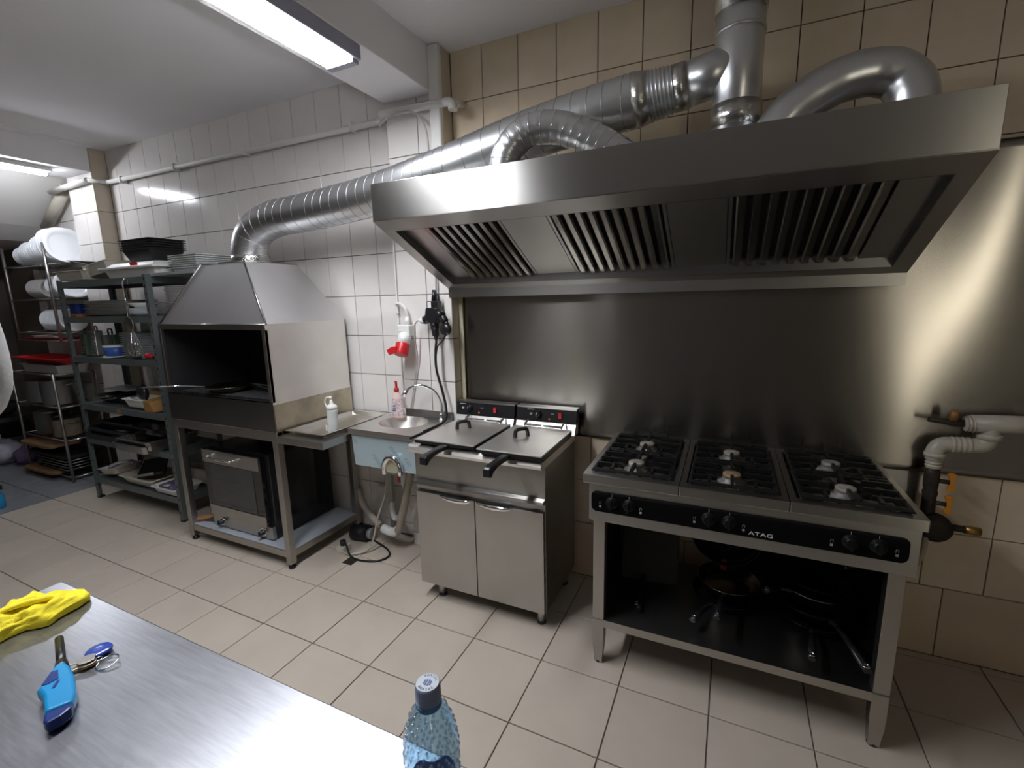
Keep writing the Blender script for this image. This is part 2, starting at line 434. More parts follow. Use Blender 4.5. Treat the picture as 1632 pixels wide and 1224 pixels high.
# --- corner duct / white strip on pillar
struct('trim_1', MB().box(-1.452, -.125, 2.28, -1.385, -.09, H - .006), 'white_paint', bevel=.01, label='white boxed strip at the top of the pillar')
# --- ceiling patch by the left column
struct('trim_2', MB().box(-5.3, -.75, H - .017, -4.62, -.12, H - .005), 'plaster', bevel=.002, label='flat plaster patch on the ceiling by the left column')

# ================================================================== LAMPS
t = thing('ceiling_lamp', 'long white lit strip lamp under the ceiling beam nearest the cooker hood', 'lamp', (-1.64, -1.2, 2.585))
hs = MB(); hs.box(-1.625, -2.45, 2.528, -1.455, -.605, 2.585)
obj('housing', hs, 'lamp_grey', t, bevel=.004)
obj('diffuser', MB().box(-1.612, -2.40, 2.517, -1.485, -.640, 2.529), 'tube_glow', t)
obj('end_cap', MB().box(-1.622, -.640, 2.513, -1.470, -.606, 2.529), 'lamp_grey', t, bevel=.002)
t = thing('ceiling_lamp', 'slim lit strip lamp under the beam at the far left', 'lamp', (-4.85, -.7, 2.61))
obj('housing', MB().box(-4.90, -.76, 2.580, -4.80, -.32, 2.61), 'white_plastic', t, bevel=.004)
obj('diffuser', MB().tube([(-4.85, -.73, 2.572), (-4.85, -.34, 2.572)], .022, 12), 'tube_glow_small', t)

# ================================================================== STEEL WALL SHEET
def sheet(x0, x1, z0, z1, y, nx, nz, f):
    mb = MB(); vs = []; fs = []
    for b in range(nz + 1):
        for a in range(nx + 1):
            x = x0 + (x1-x0)*a/nx; z = z0 + (z1-z0)*b/nz
            vs.append((x, y - f(x, z), z))
    n = nx + 1
    for b in range(nz):
        for a in range(nx): fs.append((b*n+a, b*n+a+1, (b+1)*n+a+1, (b+1)*n+a))
    mb.add(vs, fs, True)
    return mb
def warp(x, z):
    return .0135 + .0012*math.sin(3.1*x + 1.2*z) + .0007*math.sin(7.3*x - 2.*z + .6) + .11*(x-.8)*(z-1.25)*math.exp(-((x-.8)/.25)**2)
w1 = sheet(-1.36, 1.75, .81, 2.03, -.002, 120, 50, warp); 
t = obj('wall_sheet', w1, 'steel_sheet', at=(0, -.003, .81))
sm_ = t.modifiers.new('solid', 'SOLIDIFY'); sm_.thickness = .0015; sm_.offset = -1
tag(t, 'brushed steel splash sheet on the wall behind the cooker', 'wall panel')

# ================================================================== EXTRACTOR HOOD
HX0, HX1, HYF, HYB, HZT, HZF, HZB = -1.40, .59, -.67, -.095, 2.02, 1.868, 1.592
t = thing('extractor_hood', 'long brushed steel extractor hood above the fryer and cooker', 'extractor hood', ((HX0+HX1)/2, HYB, HZB))
mb = MB(); th = .004
mb.box(HX0, HYF, HZF, HX1, HYF + th, HZT)                                    # front panel
obj('front_panel', mb, 'steel', t, bevel=.0015)
def slope(y): return HZF + (HZB - HZF) * (y - HYF) / (HYB - HYF)
def sbox(x0, x1, y0, y1, up0, up1):          # slab following the sloped underside, raised up0..up1 above it
    b = [(x0, y0, slope(y0)+up0), (x1, y0, slope(y0)+up0), (x1, y1, slope(y1)+up0), (x0, y1, slope(y1)+up0)]
    tt = [(x0, y0, slope(y0)+up1), (x1, y0, slope(y0)+up1), (x1, y1, slope(y1)+up1), (x0, y1, slope(y1)+up1)]
    return b, tt
rim = MB()
rim.hexa(*sbox(HX0, HX1, HYF, HYF + .07, 0, .003)); rim.hexa(*sbox(HX0, HX1, HYB - .045, HYB, 0, .003))
rim.hexa(*sbox(HX0, HX0 + .055, HYF + .07, HYB - .045, 0, .003)); rim.hexa(*sbox(HX1 - .055, HX1, HYF + .07, HYB - .045, 0, .003))
obj('underside_rim', rim, 'steel', t)
sd = MB()
for x in (HX0, HX1 - .003):
    sd.prism([(HYF+.0045, HZF), (HYB, HZB), (HYB, 1.90), (HYF+.0045, 1.90)], 'x', x, x + .003)
obj('side_panels', sd, 'steel_side', t)
obj('back_panel', MB().box(HX0, HYB - .003, HZB - .045, HX1, HYB, 1.90), 'steel_side', t)
obj('top_panel', MB().box(HX0+.004, HYF+.005, 1.90, HX1-.004, HYB-.004, 1.904), 'steel_side', t)
inn = MB()
for x0, x1, y0, y1 in ((HX0+.055, HX0+.058, HYF+.07, HYB-.045), (HX1-.058, HX1-.055, HYF+.07, HYB-.045), (HX0+.055, HX1-.055, HYF+.07, HYF+.073), (HX0+.055, HX1-.055, HYB-.048, HYB-.045)):
    inn.hexa(*sbox(x0, x1, y0, y1, 0, .05))
obj('inner_lip', inn, 'steel_dark', t)
# filters: cassettes with vertical baffles, blank plates between
def baffles(x0, x1, n):
    f = obj('filter_cassette', MB().hexa(*sbox(x0, x1, HYF+.072, HYB-.047, .060, .064)), 'black_matte', t)
    fr = MB()
    for a, b_ in ((x0, x0+.012), (x1-.012, x1)): fr.hexa(*sbox(a, b_, HYF+.072, HYB-.047, .035, .060))
    obj('filter_frame', fr, 'steel_side', f)
    w_ = (x1 - x0 - .03) / n
    sl = None
    for k in range(n):
        c = x0 + .015 + w_*(k+.5)
        y0, y1 = HYF+.078, HYB-.055
        mb = MB(); P = []
        for y in (y0, y1):
            z = slope(y)
            P.append([(c - w_*.34, y, z+.055), (c - w_*.34, y, z+.030), (c - w_*.20, y, z+.022), (c + w_*.20, y, z+.022), (c + w_*.34, y, z+.030), (c + w_*.34, y, z+.055), (c + w_*.30, y, z+.055), (c + w_*.30, y, z+.034), (c - w_*.30, y, z+.034), (c - w_*.30, y, z+.055)])
        mb.rings(P, smooth=False)
        obj('baffle', mb, 'steel_baffle', f)
def blank(x0, x1): obj('blanking_plate', MB().hexa(*sbox(x0, x1, HYF+.072, HYB-.047, .035, .040)), 'steel_side', t)
bx = [HX0+.058, -1.24, -.86, -.66, -.22, -.02, .44, HX1-.058]
blank(bx[0], bx[1]); baffles(bx[1], bx[2], 8); blank(bx[2]+.003, bx[3]-.003); baffles(bx[3], bx[4], 9); blank(bx[4]+.003, bx[5]-.003); baffles(bx[5], bx[6], 9); blank(bx[6], bx[7])

# ================================================================== DUCTS
def seams(path, r, step, n=14, k=8, mat_='zinc_seam', parent=None, r2=None, rr=.0016):
    P = catmull(path, k); d = 0; last = 0; out = MB(); cnt = 0
    for i in range(1, len(P)-1):
        d += (P[i]-P[i-1]).length
        if d - last > step:
            last = d; tt = (P[i+1]-P[i-1]).normalized()
            u = tt.orthogonal().normalized(); w_ = tt.cross(u)
            sk = tt * .18 * r
            ring = [P[i] + (u*math.cos(a) + w_*math.sin(a)) * (r+.0004) + sk*math.cos(a) for a in [2*math.pi*j/22 for j in range(22)]]
            out.tube(ring, rr, 5, closed=True)
    o = obj('spiral_seam', out, mat_, parent); o['kind'] = 'stuff'
def ribbed(path, r, amp, pitch, k=14, n=22):
    P = catmull(path, k); d = [0]
    for i in range(1, len(P)): d.append(d[-1] + (P[i]-P[i-1]).length)
    T = d[-1]
    return MB().tube(P, lambda t: r + amp*math.cos(2*math.pi*t*T/pitch), n)
dy = -.30
p1 = [(-2.665, -.32, 1.775), (-2.665, -.32, 1.86), (-2.60, -.315, 1.965), (-2.44, -.305, 2.022), (-2.18, dy, 2.037), (-1.72, dy, 2.072), (-1.26, dy, 2.142), (-.88, dy+.02, 2.225), (-.58, -.27, 2.272), (-.385, -.255, 2.297)]
t = thing('flexible_duct', 'long shiny flexible duct running from the charcoal grill hood up to the vertical flue', 'duct', (-2.665, -.32, 1.78))
obj('duct_tube', MB().tube(catmull(p1, 10), .100, 32), 'zinc', t)
seams(p1, .100, .052, parent=t)
obj('foil_collar', MB().lathe((-2.665, -.32, 1.775), [(.108, 0), (.112, .012), (.105, .035), (.107, .05)], 30), 'foil', t, label='crumpled foil collar at the foot of the duct')
t = thing('flue_pipe', 'vertical taped steel flue pipe rising behind the hood with a slanted branch', 'pipe', (-.016, -.25, 1.905))
fx, fy = -.016, -.25
obj('flue_tube', MB().cyl((fx, fy, 1.905), (fx-.004, fy, H-.006), .083, n=36), 'zinc', t)
obj('branch_tube', MB().cyl((-.205, fy, 2.315), (fx, fy, 2.355), .078, n=30), 'zinc', t)
obj('tape_band', MB().cyl((fx, fy, 2.135), (fx, fy, 2.215), .0865, n=40), 'foil_tape', t, label='crinkled foil tape near the hood top')
obj('tape_band', MB().cyl((fx-.002, fy, 2.52), (fx-.003, fy, 2.68), .087, n=40), 'foil_tape', t, label='crinkled foil tape near the ceiling')
obj('tube_joint', MB().cyl((fx, fy, 2.45), (fx, fy, 2.458), .0855, n=36), 'zinc', t)
rd = [(-.385, -.254, 2.297), (-.33, -.253, 2.301)]
obj('tape_band', MB().tube([(-.385, -.254, 2.297), (-.36, -.253, 2.30), (-.325, -.252, 2.303)], lambda a: .103 - .012*a, 32), 'foil_tape', t, label='foil tape joining the flexible duct')
P = [Vector((-.325, -.252, 2.303)).lerp(Vector((-.24, -.25, 2.313)), i/60) for i in range(61)]
obj('ribbed_reducer', MB().tube(P, lambda a: .090 - .009*a + .0032*math.cos(2*math.pi*a*6), 32), 'zinc', t)
obj('tape_band', MB().tube([(-.24, -.25, 2.313), (-.19, -.25, 2.319)], .0825, 32), 'foil_tape', t, label='foil tape at the start of the branch')
h1 = [(-.90, -.43, 1.905), (-.895, -.43, 2.03), (-.865, -.425, 2.14), (-.78, -.41, 2.205), (-.66, -.38, 2.205), (-.53, -.35, 2.15), (-.41, -.32, 2.075), (-.30, -.30, 1.98), (-.25, -.29, 1.91)]
t = thing('duct_hose', 'narrow silver duct hose arching over the left half of the hood', 'duct', h1[0])
obj('duct_tube', ribbed(h1, .063, .0007, .012), 'zinc', t)
seams(h1, .0635, .034, parent=t, mat_='chrome', rr=.0013)
h2 = [(.06, -.33, 1.905), (.10, -.33, 2.06), (.17, -.32, 2.15), (.28, -.30, 2.215), (.385, -.29, 2.23), (.465, -.29, 2.195), (.50, -.30, 2.10), (.50, -.30, 1.905)]
t = thing('duct_hose', 'silver duct hose looping over the right end of the hood', 'duct', h2[0])
obj('duct_tube', ribbed(h2, .070, .0008, .010), 'zinc', t)
obj('foil_collar', MB().tube([(.064, -.33, 1.92), (.08, -.33, 1.99)], .074, 24), 'foil', t)

# ================================================================== COOKER (gas range)
SX0, SX1, SYF, SYB = -.487, .582, -.622, -.012
t = thing('gas_cooker', 'six burner steel gas cooker on an open stand with a black control panel', 'cooker', ((SX0+SX1)/2, -.3, 0))
secs = [(-.487, -.1305), (-.1285, .2185), (.2205, .582)]
for a, b_ in secs:
    rim = MB()
    rim.frame(a, b_, SYF, SYB, .022, .022, .045, .045, .812, .85)
    hob = obj('hob_frame', rim, 'steel', t, bevel=.003)
    obj('burner_tray', MB().box(a+.02, SYF+.043, .815, b_-.02, SYB-.043, .822), 'black_enamel', hob)
    cx = (a+b_)/2
    for k, cy in enumerate((-.455, -.185)):
        star = MB(); pts = []
        for q_ in range(16):
            an = math.pi*2*q_/16; rr_ = .135 if q_ % 2 == 0 else .050
            pts.append((cx + rr_*math.cos(an), cy + rr_*math.sin(an)*.95))
        star.prism(pts, 'z', .8222, .8242)
        obj('tray_shine_star', star, 'tray_shine', hob)  # added star: tray reflections and clean metal seen between grate shadows
        bb = MB().lathe((cx, cy, .8242), [(.046, 0), (.050, .004), (.046, .012), (.034, .016), (.033, .026)], 26)
        br = obj('burner', bb, 'burner_grey', t)
        brown = (cx > -.1 and k == 0 and cx < .1)
        obj('burner_cap', MB().lathe((cx, cy, .8502), [(.030, 0), (.032, .003), (.032, .012), (.029, .015), (.012, .016)], 26), 'burner_cap_brown' if brown else 'burner_cap', br, label='browned burner cap' if brown else None)
        g = MB(); gx, gy = (b_-a)/2-.030, .128; z0, z1 = .853, .865; ww = .0055
        x0, x1, y0, y1 = cx-gx, cx+gx, cy-gy, cy+gy
        g.frame(x0, x1, y0, y1, 2*ww, 2*ww, 2*ww, 2*ww, z0, z1)
        gr = obj('pan_grate', g, 'cast_iron', t, bevel=.002)
        fg = MB()
        for s_ in (-1, 1):
            for off in (-.07, 0, .07):
                L_ = .088 if off else .098
                xx = cx + s_*(gx - ww); fg.box(xx, cy+off-ww, .857, xx - s_*L_, cy+off+ww, .872)
            yy = cy + s_*(gy - ww)
            for off in (-.075, 0, .075):
                L_ = .052 if off else .088
                fg.box(cx+off-ww, yy, .857, cx+off+ww, yy - s_*L_, .872)
                if k == 1 and s_ == 1: fg.add([(cx+off-ww, yy, .865), (cx+off+ww, yy, .865), (cx+off+ww, yy+.008, .865), (cx+off-ww, yy+.008, .865), (cx+off, yy+.004, .892)], [(0,1,4),(1,2,4),(2,3,4),(3,0,4)])
        obj('grate_fingers', fg, 'cast_iron', gr)
        ft = MB()
        for sx in (-1, 1):
            for sy in (-1, 1): ft.cyl((cx+sx*(gx-.006), cy+sy*(gy-.006), .822), (cx+sx*(gx-.006), cy+sy*(gy-.006), .855), .005, n=8)
        obj('grate_feet', ft, 'cast_iron', gr)
# control box
bx_ = MB(); bx_.box(-.463, -.612, .655, .570, -.605, .812); bx_.box(-.463, -.605, .655, -.459, -.02, .812); bx_.box(.566, -.605, .655, .570, -.02, .812)
bx_.box(-.463, -.024, .655, .570, -.02, .812)
obj('control_box', bx_, 'steel_side', t, bevel=.001)
def rrect(x0, x1, z0, z1, r, n=6):
    P = []
    for cx, cz, a0 in ((x1-r, z0+r, -90), (x1-r, z1-r, 0), (x0+r, z1-r, 90), (x0+r, z0+r, 180)):
        for i in range(n+1):
            a = math.radians(a0 + 90*i/n); P.append((cx + r*math.cos(a), cz + r*math.sin(a)))
    return P
pan = obj('control_panel', MB().prism(rrect(-.453, .545, .697, .782, .022), 'y', -.615, -.611), 'black_gloss', t, label='glossy black control panel with six knobs')
for kx, kz in ((-.372, .748), (-.306, .748), (-.025, .746), (.042, .746), (.394, .752), (.467, .751)):
    kz = .742
    kn = obj('knob', MB().lathe((kx, -.615, kz), [(.024, 0), (.024, -.004), (.0195, -.006), (.018, -.020), (.015, -.023)], 24, axis='y').box(kx-.004, -.648, kz-.018, kx+.004, -.634, kz+.018), 'black_knob', t, bevel=.001)
    obj('index_dot', MB().lathe((kx, -.638, kz+.012), [(.0028, -.0005), (.0028, .0012)][::-1], 10, axis='y').box(kx-.0006, -.6156, kz+.024, kx+.0006, -.6150, kz+.034), 'print_white', kn)
mk = MB()
for kx in (-.418, -.262, -.072, .088, .345, .515):
    mk.box(kx-.004, -.6156, .716, kx+.004, -.6150, .724)
    for u0, u1, v0, v1 in ((-.004, .004, .738, .739), (-.004, -.003, .729, .739), (.003, .004, .729, .739)): mk.box(kx+u0, -.6156, v0, kx+u1, -.6150, v1)
obj('panel_marks', mk, 'print_grey', t, stuff=True)
text('lettering', 'ATAG', .019, 'print_white', t, face_front(.142, -.6153, .713) @ Matrix.Scale(1.5, 4, (1, 0, 0)))
# legs and cabinet
for n_, (lx, ly) in enumerate(((-.448, -.600), (.505, -.600), (-.448, -.07), (.505, -.07))):
    lg = obj('leg', MB().box(lx, ly, .105, lx+.047, ly+.045, .655), 'steel_leg', t, bevel=.002)
    cxx, cyy = lx+.0235, ly+.0225
    obj('leg_foot', MB().add([(cxx-.022, cyy-.021, .105), (cxx+.022, cyy-.021, .105), (cxx+.022, cyy+.021, .105), (cxx-.022, cyy+.021, .105)], []).rings([[(cxx+sx*r_, cyy+sy*r_, z) for sx, sy in ((-1,-1),(1,-1),(1,1),(-1,1))] for r_, z in ((.0165, .006), (.0165, .02), (.0215, .08), (.0215, .105))], smooth=False), 'steel_leg', lg)
    obj('foot_cap', MB().lathe((cxx, cyy, .0), [(.017, 0), (.018, .004), (.017, .010)], 18), 'black_plastic', lg)
obj('lower_shelf', MB().box(-.448, -.602, .208, .552, -.03, .213).box(-.40, -.600, .182, .505, -.596, .208).box(-.44, -.034, .182, .545, -.03, .208), 'steel_dark', t)
obj('shelf_lip', MB().box(-.401, -.6025, .180, .505, -.599, .213), 'steel_leg', t)
obj('side_panel', MB().box(-.445, -.555, .213, -.440, -.07, .655), 'black_enamel', t)
obj('side_panel', MB().box(.541, -.555, .213, .546, -.07, .655), 'black_enamel', t)
obj('back_panel', MB().box(.10, -.036, .213, .545, -.030, .655), 'black_enamel', t)
obj('gas_tube', MB().tube([(-.20, -.045, .64), (.0, -.05, .60), (.10, -.055, .55), (.09, -.06, .63)], .006, 8, k=6), 'yellow_trim', t)

# ================================================================== FRYER
FX0, FX1 = -1.393, -.690
t = thing('double_fryer', 'twin steel deep fryer on a two door cabinet beside the sink', 'fryer', ((FX0+FX1)/2, -.3, 0))
body = MB(); body.box(FX0+.006, -.492, .085, FX1-.004, -.06, .80)
obj('cabinet', body, 'steel_dark', t, bevel=.002)
obj('fascia', MB().box(FX0+.006, -.502, .655, FX1-.002, -.492, .80).box(FX0+.006, -.500, .603, FX1-.002, -.492, .632), 'steel', t, bevel=.001)
obj('ledge', MB().prism([(-.502, .655), (-.528, .650), (-.532, .636), (-.502, .630)], 'x', FX0+.004, FX1-.001), 'steel', t, bevel=.001)
ct = MB(); ct.prism([(-.06, .80), (-.535, .80), (-.548, .806), (-.555, .820), (-.548, .835), (-.535, .842), (-.06, .842)], 'x', FX0, FX1)
obj('counter_top', ct, 'steel_pale', t, bevel=.0015)
for k, (a, b_) in enumerate(((FX0+.010, -1.050), (-1.046, FX1-.008))):
    d_ = obj('door', MB().box(a, -.512, .088, b_, -.494, .590), 'steel_side', t, bevel=.002)
    hm = MB()
    xs = [(a+.14, b_-.01)] if k == 0 else [(a+.005, a+.20)]
    for u0, u1 in xs:
        n_ = 14; rings = []
        for i in range(n_+1):
            u = u0 + (u1-u0)*i/n_; s_ = math.sin(math.pi*min(1, max(0, (i/n_)))) ** .4 if 0 < i < n_ else .05
            rings.append([(u, -.512, .592), (u, -.512-.020*s_, .590), (u, -.512-.022*s_, .590-.012*s_), (u, -.512-.014*s_, .590-.026*s_), (u, -.512, .590-.030*s_)])
        hm.rings(rings)
    obj('door_handle', hm, 'chrome', d_)
for lx in (FX0+.10, FX1-.045):
    for ly in (-.455, -.12):
        lg = obj('leg', MB().lathe((lx, ly, .02), [(.0215, 0), (.0215, .068)], 20), 'steel_leg', t)
        obj('foot_cap', MB().lathe((lx, ly, 0), [(.019, 0), (.022, .004), (.022, .020)], 20), 'black_plastic', lg)
for k, (a, b_, ky) in enumerate(((-1.378, -1.017, -.56), (-1.003, -.672, -.585))):
    hp = MB().prism([(-.135, .842), (-.105, .90), (-.07, .90), (-.07, .842)], 'x', a, b_)
    obj('splash_back', hp, 'steel_pale', t, bevel=.001)
    cp = obj('control_panel', MB().prism([(-.110, .895), (-.092, .966), (-.05, .966), (-.05, .895)], 'x', a, b_), 'black_plastic', t, bevel=.001)
    obj('panel_cap', MB().prism([(-.096, .964), (-.094, .972), (-.045, .972), (-.045, .964)], 'x', a, b_), 'steel', t)
    def pf(x, z, d=.0): return (x, -.110 + (z-.895)*.018/.071 - d, z)
    kx = a + (.085 if k == 0 else .125)
    kn = obj('knob', MB().lathe((kx, -.100, .934), [(.020, 0), (.020, -.006), (.015, -.008), (.013, -.022)], 20, axis='y').box(kx-.003, -.128, .920, kx+.003, -.118, .948), 'black_plastic', t)
    obj('index_dot', MB().box(kx-.0012, -.1288, .938, kx+.0012, -.1278, .948), 'print_white', kn)
    sx = b_ - (.115 if k == 0 else .085)
    sw = obj('power_switch', MB().box(sx-.009, -.112, .920, sx+.009, -.096, .948), 'red_light' if k == 0 else 'red', t, bevel=.002, label='red rocker switch')
    lx = kx + .062
    obj('pilot_lamp', MB().lathe((lx, -.108, .912), [(.005, .004), (.005, -.003), (.003, -.005)][:3], 12, axis='y'), 'orange', t)
    obj('panel_print', MB().box(kx-.062, -.1035, .955, kx-.024, -.0965, .958).box(kx-.048, -.1075, .928, kx-.034, -.1005, .938).box(lx+.008, -.1055, .938, lx+.024, -.0990, .941), 'print_grey', t)
    # oil tank, lid, basket
    lx0, lx1 = (-1.338, -1.012) if k == 0 else (-.986, -.674); ly0, ly1 = (ky, -.165)
    obj('tank_rim', MB().box(lx0+.006, ly0+.035, .842, lx1-.008, ly1+.01, .866), 'black_plastic', t, bevel=.002)
    tilt = .0
    ld = obj('lid', MB().box(lx0, ly0, .876, lx1, ly1, .882), 'steel_pale', t, bevel=.0015)
    obj('lid_skirt', MB().box(lx0+.001, ly0+.001, .862, lx1-.001, ly0+.004, .876).box(lx1-.004, ly0+.004, .862, lx1-.001, ly1, .876).box(lx0+.001, ly0+.004, .862, lx0+.004, ly1, .876), 'black_plastic', ld)
    hx, hy = (-1.205, -.325) if k == 0 else (-.868, -.35)
    hm = MB().tube([(hx-.032, hy, .882), (hx-.030, hy, .905), (hx-.022, hy, .918), (hx+.022, hy, .918), (hx+.030, hy, .905), (hx+.032, hy, .882)], .0095, 8, k=3)
    hm.rot(math.radians(42), 'Z', (hx, hy, 0))
    obj('lid_handle', hm, 'black_plastic', ld)
    hn = MB().cyl((lx0+.06, -.178, .894), (lx1-.055, -.178, .894), .006, n=12)
    obj('hinge_bar', hn, 'chrome', t)
    hb = MB()
    for u in (lx0+.055, lx1-.058): hb.prism([(-.185, .884), (-.165, .884), (-.118, .90), (-.118, .906), (-.172, .902)], 'x', u, u+.004)
    obj('hinge_bracket', hb, 'steel_leg', t)
    gx = -1.165 if k == 0 else -.838; gy = ly0 + .012
    hh = MB(); rings = []
    for s_, hw, zt, zb in ((0, .020, .872, .853), (.05, .019, .874, .854), (.11, .017, .873, .852), (.150, .018, .871, .842), (.172, .019, .867, .826), (.180, .016, .860, .828)):
        y = gy - s_*1.0; x = gx - s_*.05
        rings.append([(x-hw, y, zb), (x+hw, y, zb), (x+hw, y, zt-.004), (x+hw*.6, y, zt), (x-hw*.6, y, zt), (x-hw, y, zt-.004)])
    hh.rings(rings, smooth=False)
    obj('basket_handle', hh, 'black_plastic', t, bevel=.0015)

# ================================================================== CHARCOAL GRILL with hood on stand
GX0, GX1, GYF, GYB = -3.190, -2.235, -.612, -.030
t = thing('charcoal_grill', 'steel charcoal grill with a tall tapered hood on an open stand', 'grill', ((GX0+GX1)/2, -.3, 0))
tp = [(-2.865, -.50), (-2.485, -.50), (-2.485, -.14), (-2.865, -.14)]; Z0, Z1 = 1.428, 1.775
bt = [(GX0, GYF+.015), (GX1, GYF+.015), (GX1, GYB), (GX0, GYB)]
py = MB(); py.add([(x, y, Z0) for x, y in bt] + [(x, y, Z1) for x, y in tp], [(0,1,5,4), (1,2,6,5), (2,3,7,6), (3,0,4,7), (4,5,6,7)])
hd = obj('smoke_hood', py, 'steel_hood', t)
ed = MB()
for i in (0, 1):
    a, b_ = Vector((*bt[i], Z0)), Vector((*tp[i], Z1)); ed.tube([a, b_], .006, 6)
ed.tube([(GX0, GYF+.012, Z0), (GX1, GYF+.012, Z0)], .004, 6); ed.tube([(*tp[0], Z1), (*tp[1], Z1)], .004, 6); ed.tube([(*tp[1], Z1), (*tp[2], Z1)], .003, 6)
obj('folded_edge', ed, 'steel', hd)
bxm = MB()
bxm.box(GX0, GYF, .815, GX0+.004, GYB, Z0); bxm.box(GX0, GYB-.004, .815, GX1, GYB, Z0)
obj('hood_walls', bxm, 'steel_side', t)
sp = MB(); sp.box(GX1-.004, GYF+.002, .985, GX1, GYB, Z0)
obj('side_panel', sp, 'steel_pale', t, label='large upper steel side panel')
obj('side_panel', MB().box(GX1-.002, GYF+.004, .812, GX1+.002, GYB, .988), 'steel_stain', t, label='narrow lower side panel with scorch stains')
rv = MB()
for yy in (-.50, -.30, -.12):
    rv.lathe((GX1+.002, yy, .985 + (0.0)), [(.005, 0), (.004, .003), (.002, .004)], 8, axis='x')
obj('rivet', rv, 'steel_leg', t)
fr = MB(); fr.box(GX0, GYF, 1.398, GX1, GYF+.006, Z0); fr.box(GX0, GYF, 1.0, GX0+.022, GYF+.02, 1.398); fr.box(GX1-.024, GYF, 1.0, GX1, GYF+.02, 1.398)
obj('opening_frame', fr, 'steel_leg', t, bevel=.001)
lin = MB(); lin.box(GX0+.005, GYB-.014, .99, GX1-.005, GYB-.006, 1.43); lin.box(GX0+.005, GYF+.022, .99, GX0+.008, GYB-.01, 1.43); lin.box(GX1-.009, GYF+.022, .99, GX1-.006, GYB-.01, 1.43)
lin.box(GX0+.01, GYF+.02, .985, GX1-.01, GYB-.01, .99); lin.box(GX0+.006, GYF+.02, 1.424, GX1-.006, GYB-.008, 1.4265)
obj('sooty_lining', lin, 'soot', t, label='soot blackened inner lining')
gb = MB()
for i in range(30):
    x = GX0 + .05 + i*.029; gb.cyl((x, GYF+.05, 1.002), (x, GYB-.03, 1.002), .004, n=6)
gr_ = obj('grill_bars', gb, 'black_matte', t)
obj('fire_box', MB().box(GX0, GYF, .832, GX1-.001, GYF+.004, 1.002).box(GX0+.004, GYF, .998, GX1-.004, GYF+.014, 1.002), 'steel_dark', t, label='dark steel front of the fire box')
tb = MB(); tb.box(GX0-.002, GYF-.002, .778, GX1+.002, GYF+.038, .832); tb.box(GX0-.002, GYB-.04, .778, GX1+.002, GYB, .832); tb.box(GX0-.002, GYF+.038, .778, GX0+.038, GYB-.04, .832); tb.box(GX1-.038, GYF+.038, .778, GX1+.002, GYB-.04, .832)
obj('stand_frame', tb, 'steel_leg', t, bevel=.002)
for lx, ly in ((GX0+.002, GYF), (GX1-.042, GYF), (GX0+.002, GYB-.042), (GX1-.042, GYB-.042)):
    lg = obj('leg', MB().box(lx, ly, .030, lx+.040, ly+.040, .778), 'steel_leg', t, bevel=.002)
    obj('leg_foot', MB().lathe((lx+.02, ly+.02, 0), [(.020, 0), (.021, .012), (.012, .016), (.012, .032)], 16), 'black_plastic', lg)
ls = MB(); ls.box(GX0+.042, GYF+.004, .068, GX1-.042, GYF+.030, .108); ls.box(GX0+.042, GYB-.03, .068, GX1-.042, GYB-.004, .108); ls.box(GX1-.030, GYF+.04, .068, GX1-.004, GYB-.04, .108); ls.box(GX0+.004, GYF+.04, .068, GX0+.030, GYB-.04, .108)
obj('lower_rail', ls, 'steel_leg', t, bevel=.002)
obj('lower_shelf', MB().box(GX0+.01, GYF+.01, .108, GX1-.008, GYB-.01, .112), 'film_pale', t)
# side shelf
sh = MB(); sh.box(GX1+.002, GYF-.004, .775, -1.885, GYB+.01, .813)
obj('side_shelf', sh, 'steel_side', t, bevel=.002)
obj('shelf_leg', MB().box(-1.945, -.075, .0, -1.915, -.045, .775), 'steel_leg', t)

# ================================================================== OVEN under the grill
OX0, OX1, OYF, OYB = -3.005, -2.435, -.565, -.075
t = thing('countertop_oven', 'black sided convection oven with steel front standing under the charcoal grill', 'oven', ((OX0+OX1)/2, -.3, .112))
obj('oven_body', MB().box(OX0+.006, OYF+.03, .120, OX1, OYB, .655), 'black_enamel', t, bevel=.005)
obj('control_strip', MB().box(OX0+.008, OYF+.005, .120, OX1-.002, OYF+.03, .200), 'steel_side', t, bevel=.002)
for kx in (OX0+.10, OX1-.085):
    kn = obj('knob', MB().lathe((kx, OYF+.005, .158), [(.021, 0), (.020, -.006), (.016, -.010), (.014, -.028), (.008, -.032)], 22, axis='y').box(kx-.003, OYF-.032, .144, kx+.003, OYF-.022, .172), 'black_plastic', t)
    obj('knob_ring', MB().lathe((kx, OYF+.004, .158), [(.026, 0), (.026, -.004)], 22, axis='y'), 'chrome', kn)
dr = obj('oven_door', MB().box(OX0, OYF-.004, .205, OX1-.03, OYF+.028, .640), 'black_gloss', t, bevel=.003)
obj('door_trim', MB().box(OX0, OYF-.008, .555, OX1-.045, OYF-.003, .640), 'steel_side', dr, bevel=.001, label='upper steel band of the oven door')
obj('door_trim', MB().box(OX0+.012, OYF-.008, .205, OX1-.032, OYF-.003, .268), 'steel_side', dr, bevel=.001, label='lower steel band of the oven door')
obj('door_glass', MB().box(OX0+.06, OYF-.0065, .272, OX1-.105, OYF-.0035, .552), 'oven_glass', dr)
obj('door_handle', MB().tube([(OX0+.075, OYF-.008, .60), (OX0+.075, OYF-.035, .60), (OX0+.10, OYF-.043, .60), (OX0+.29, OYF-.043, .60), (OX0+.315, OYF-.035, .60), (OX0+.315, OYF-.008, .60)], .007, 10, k=3), 'chrome', dr)
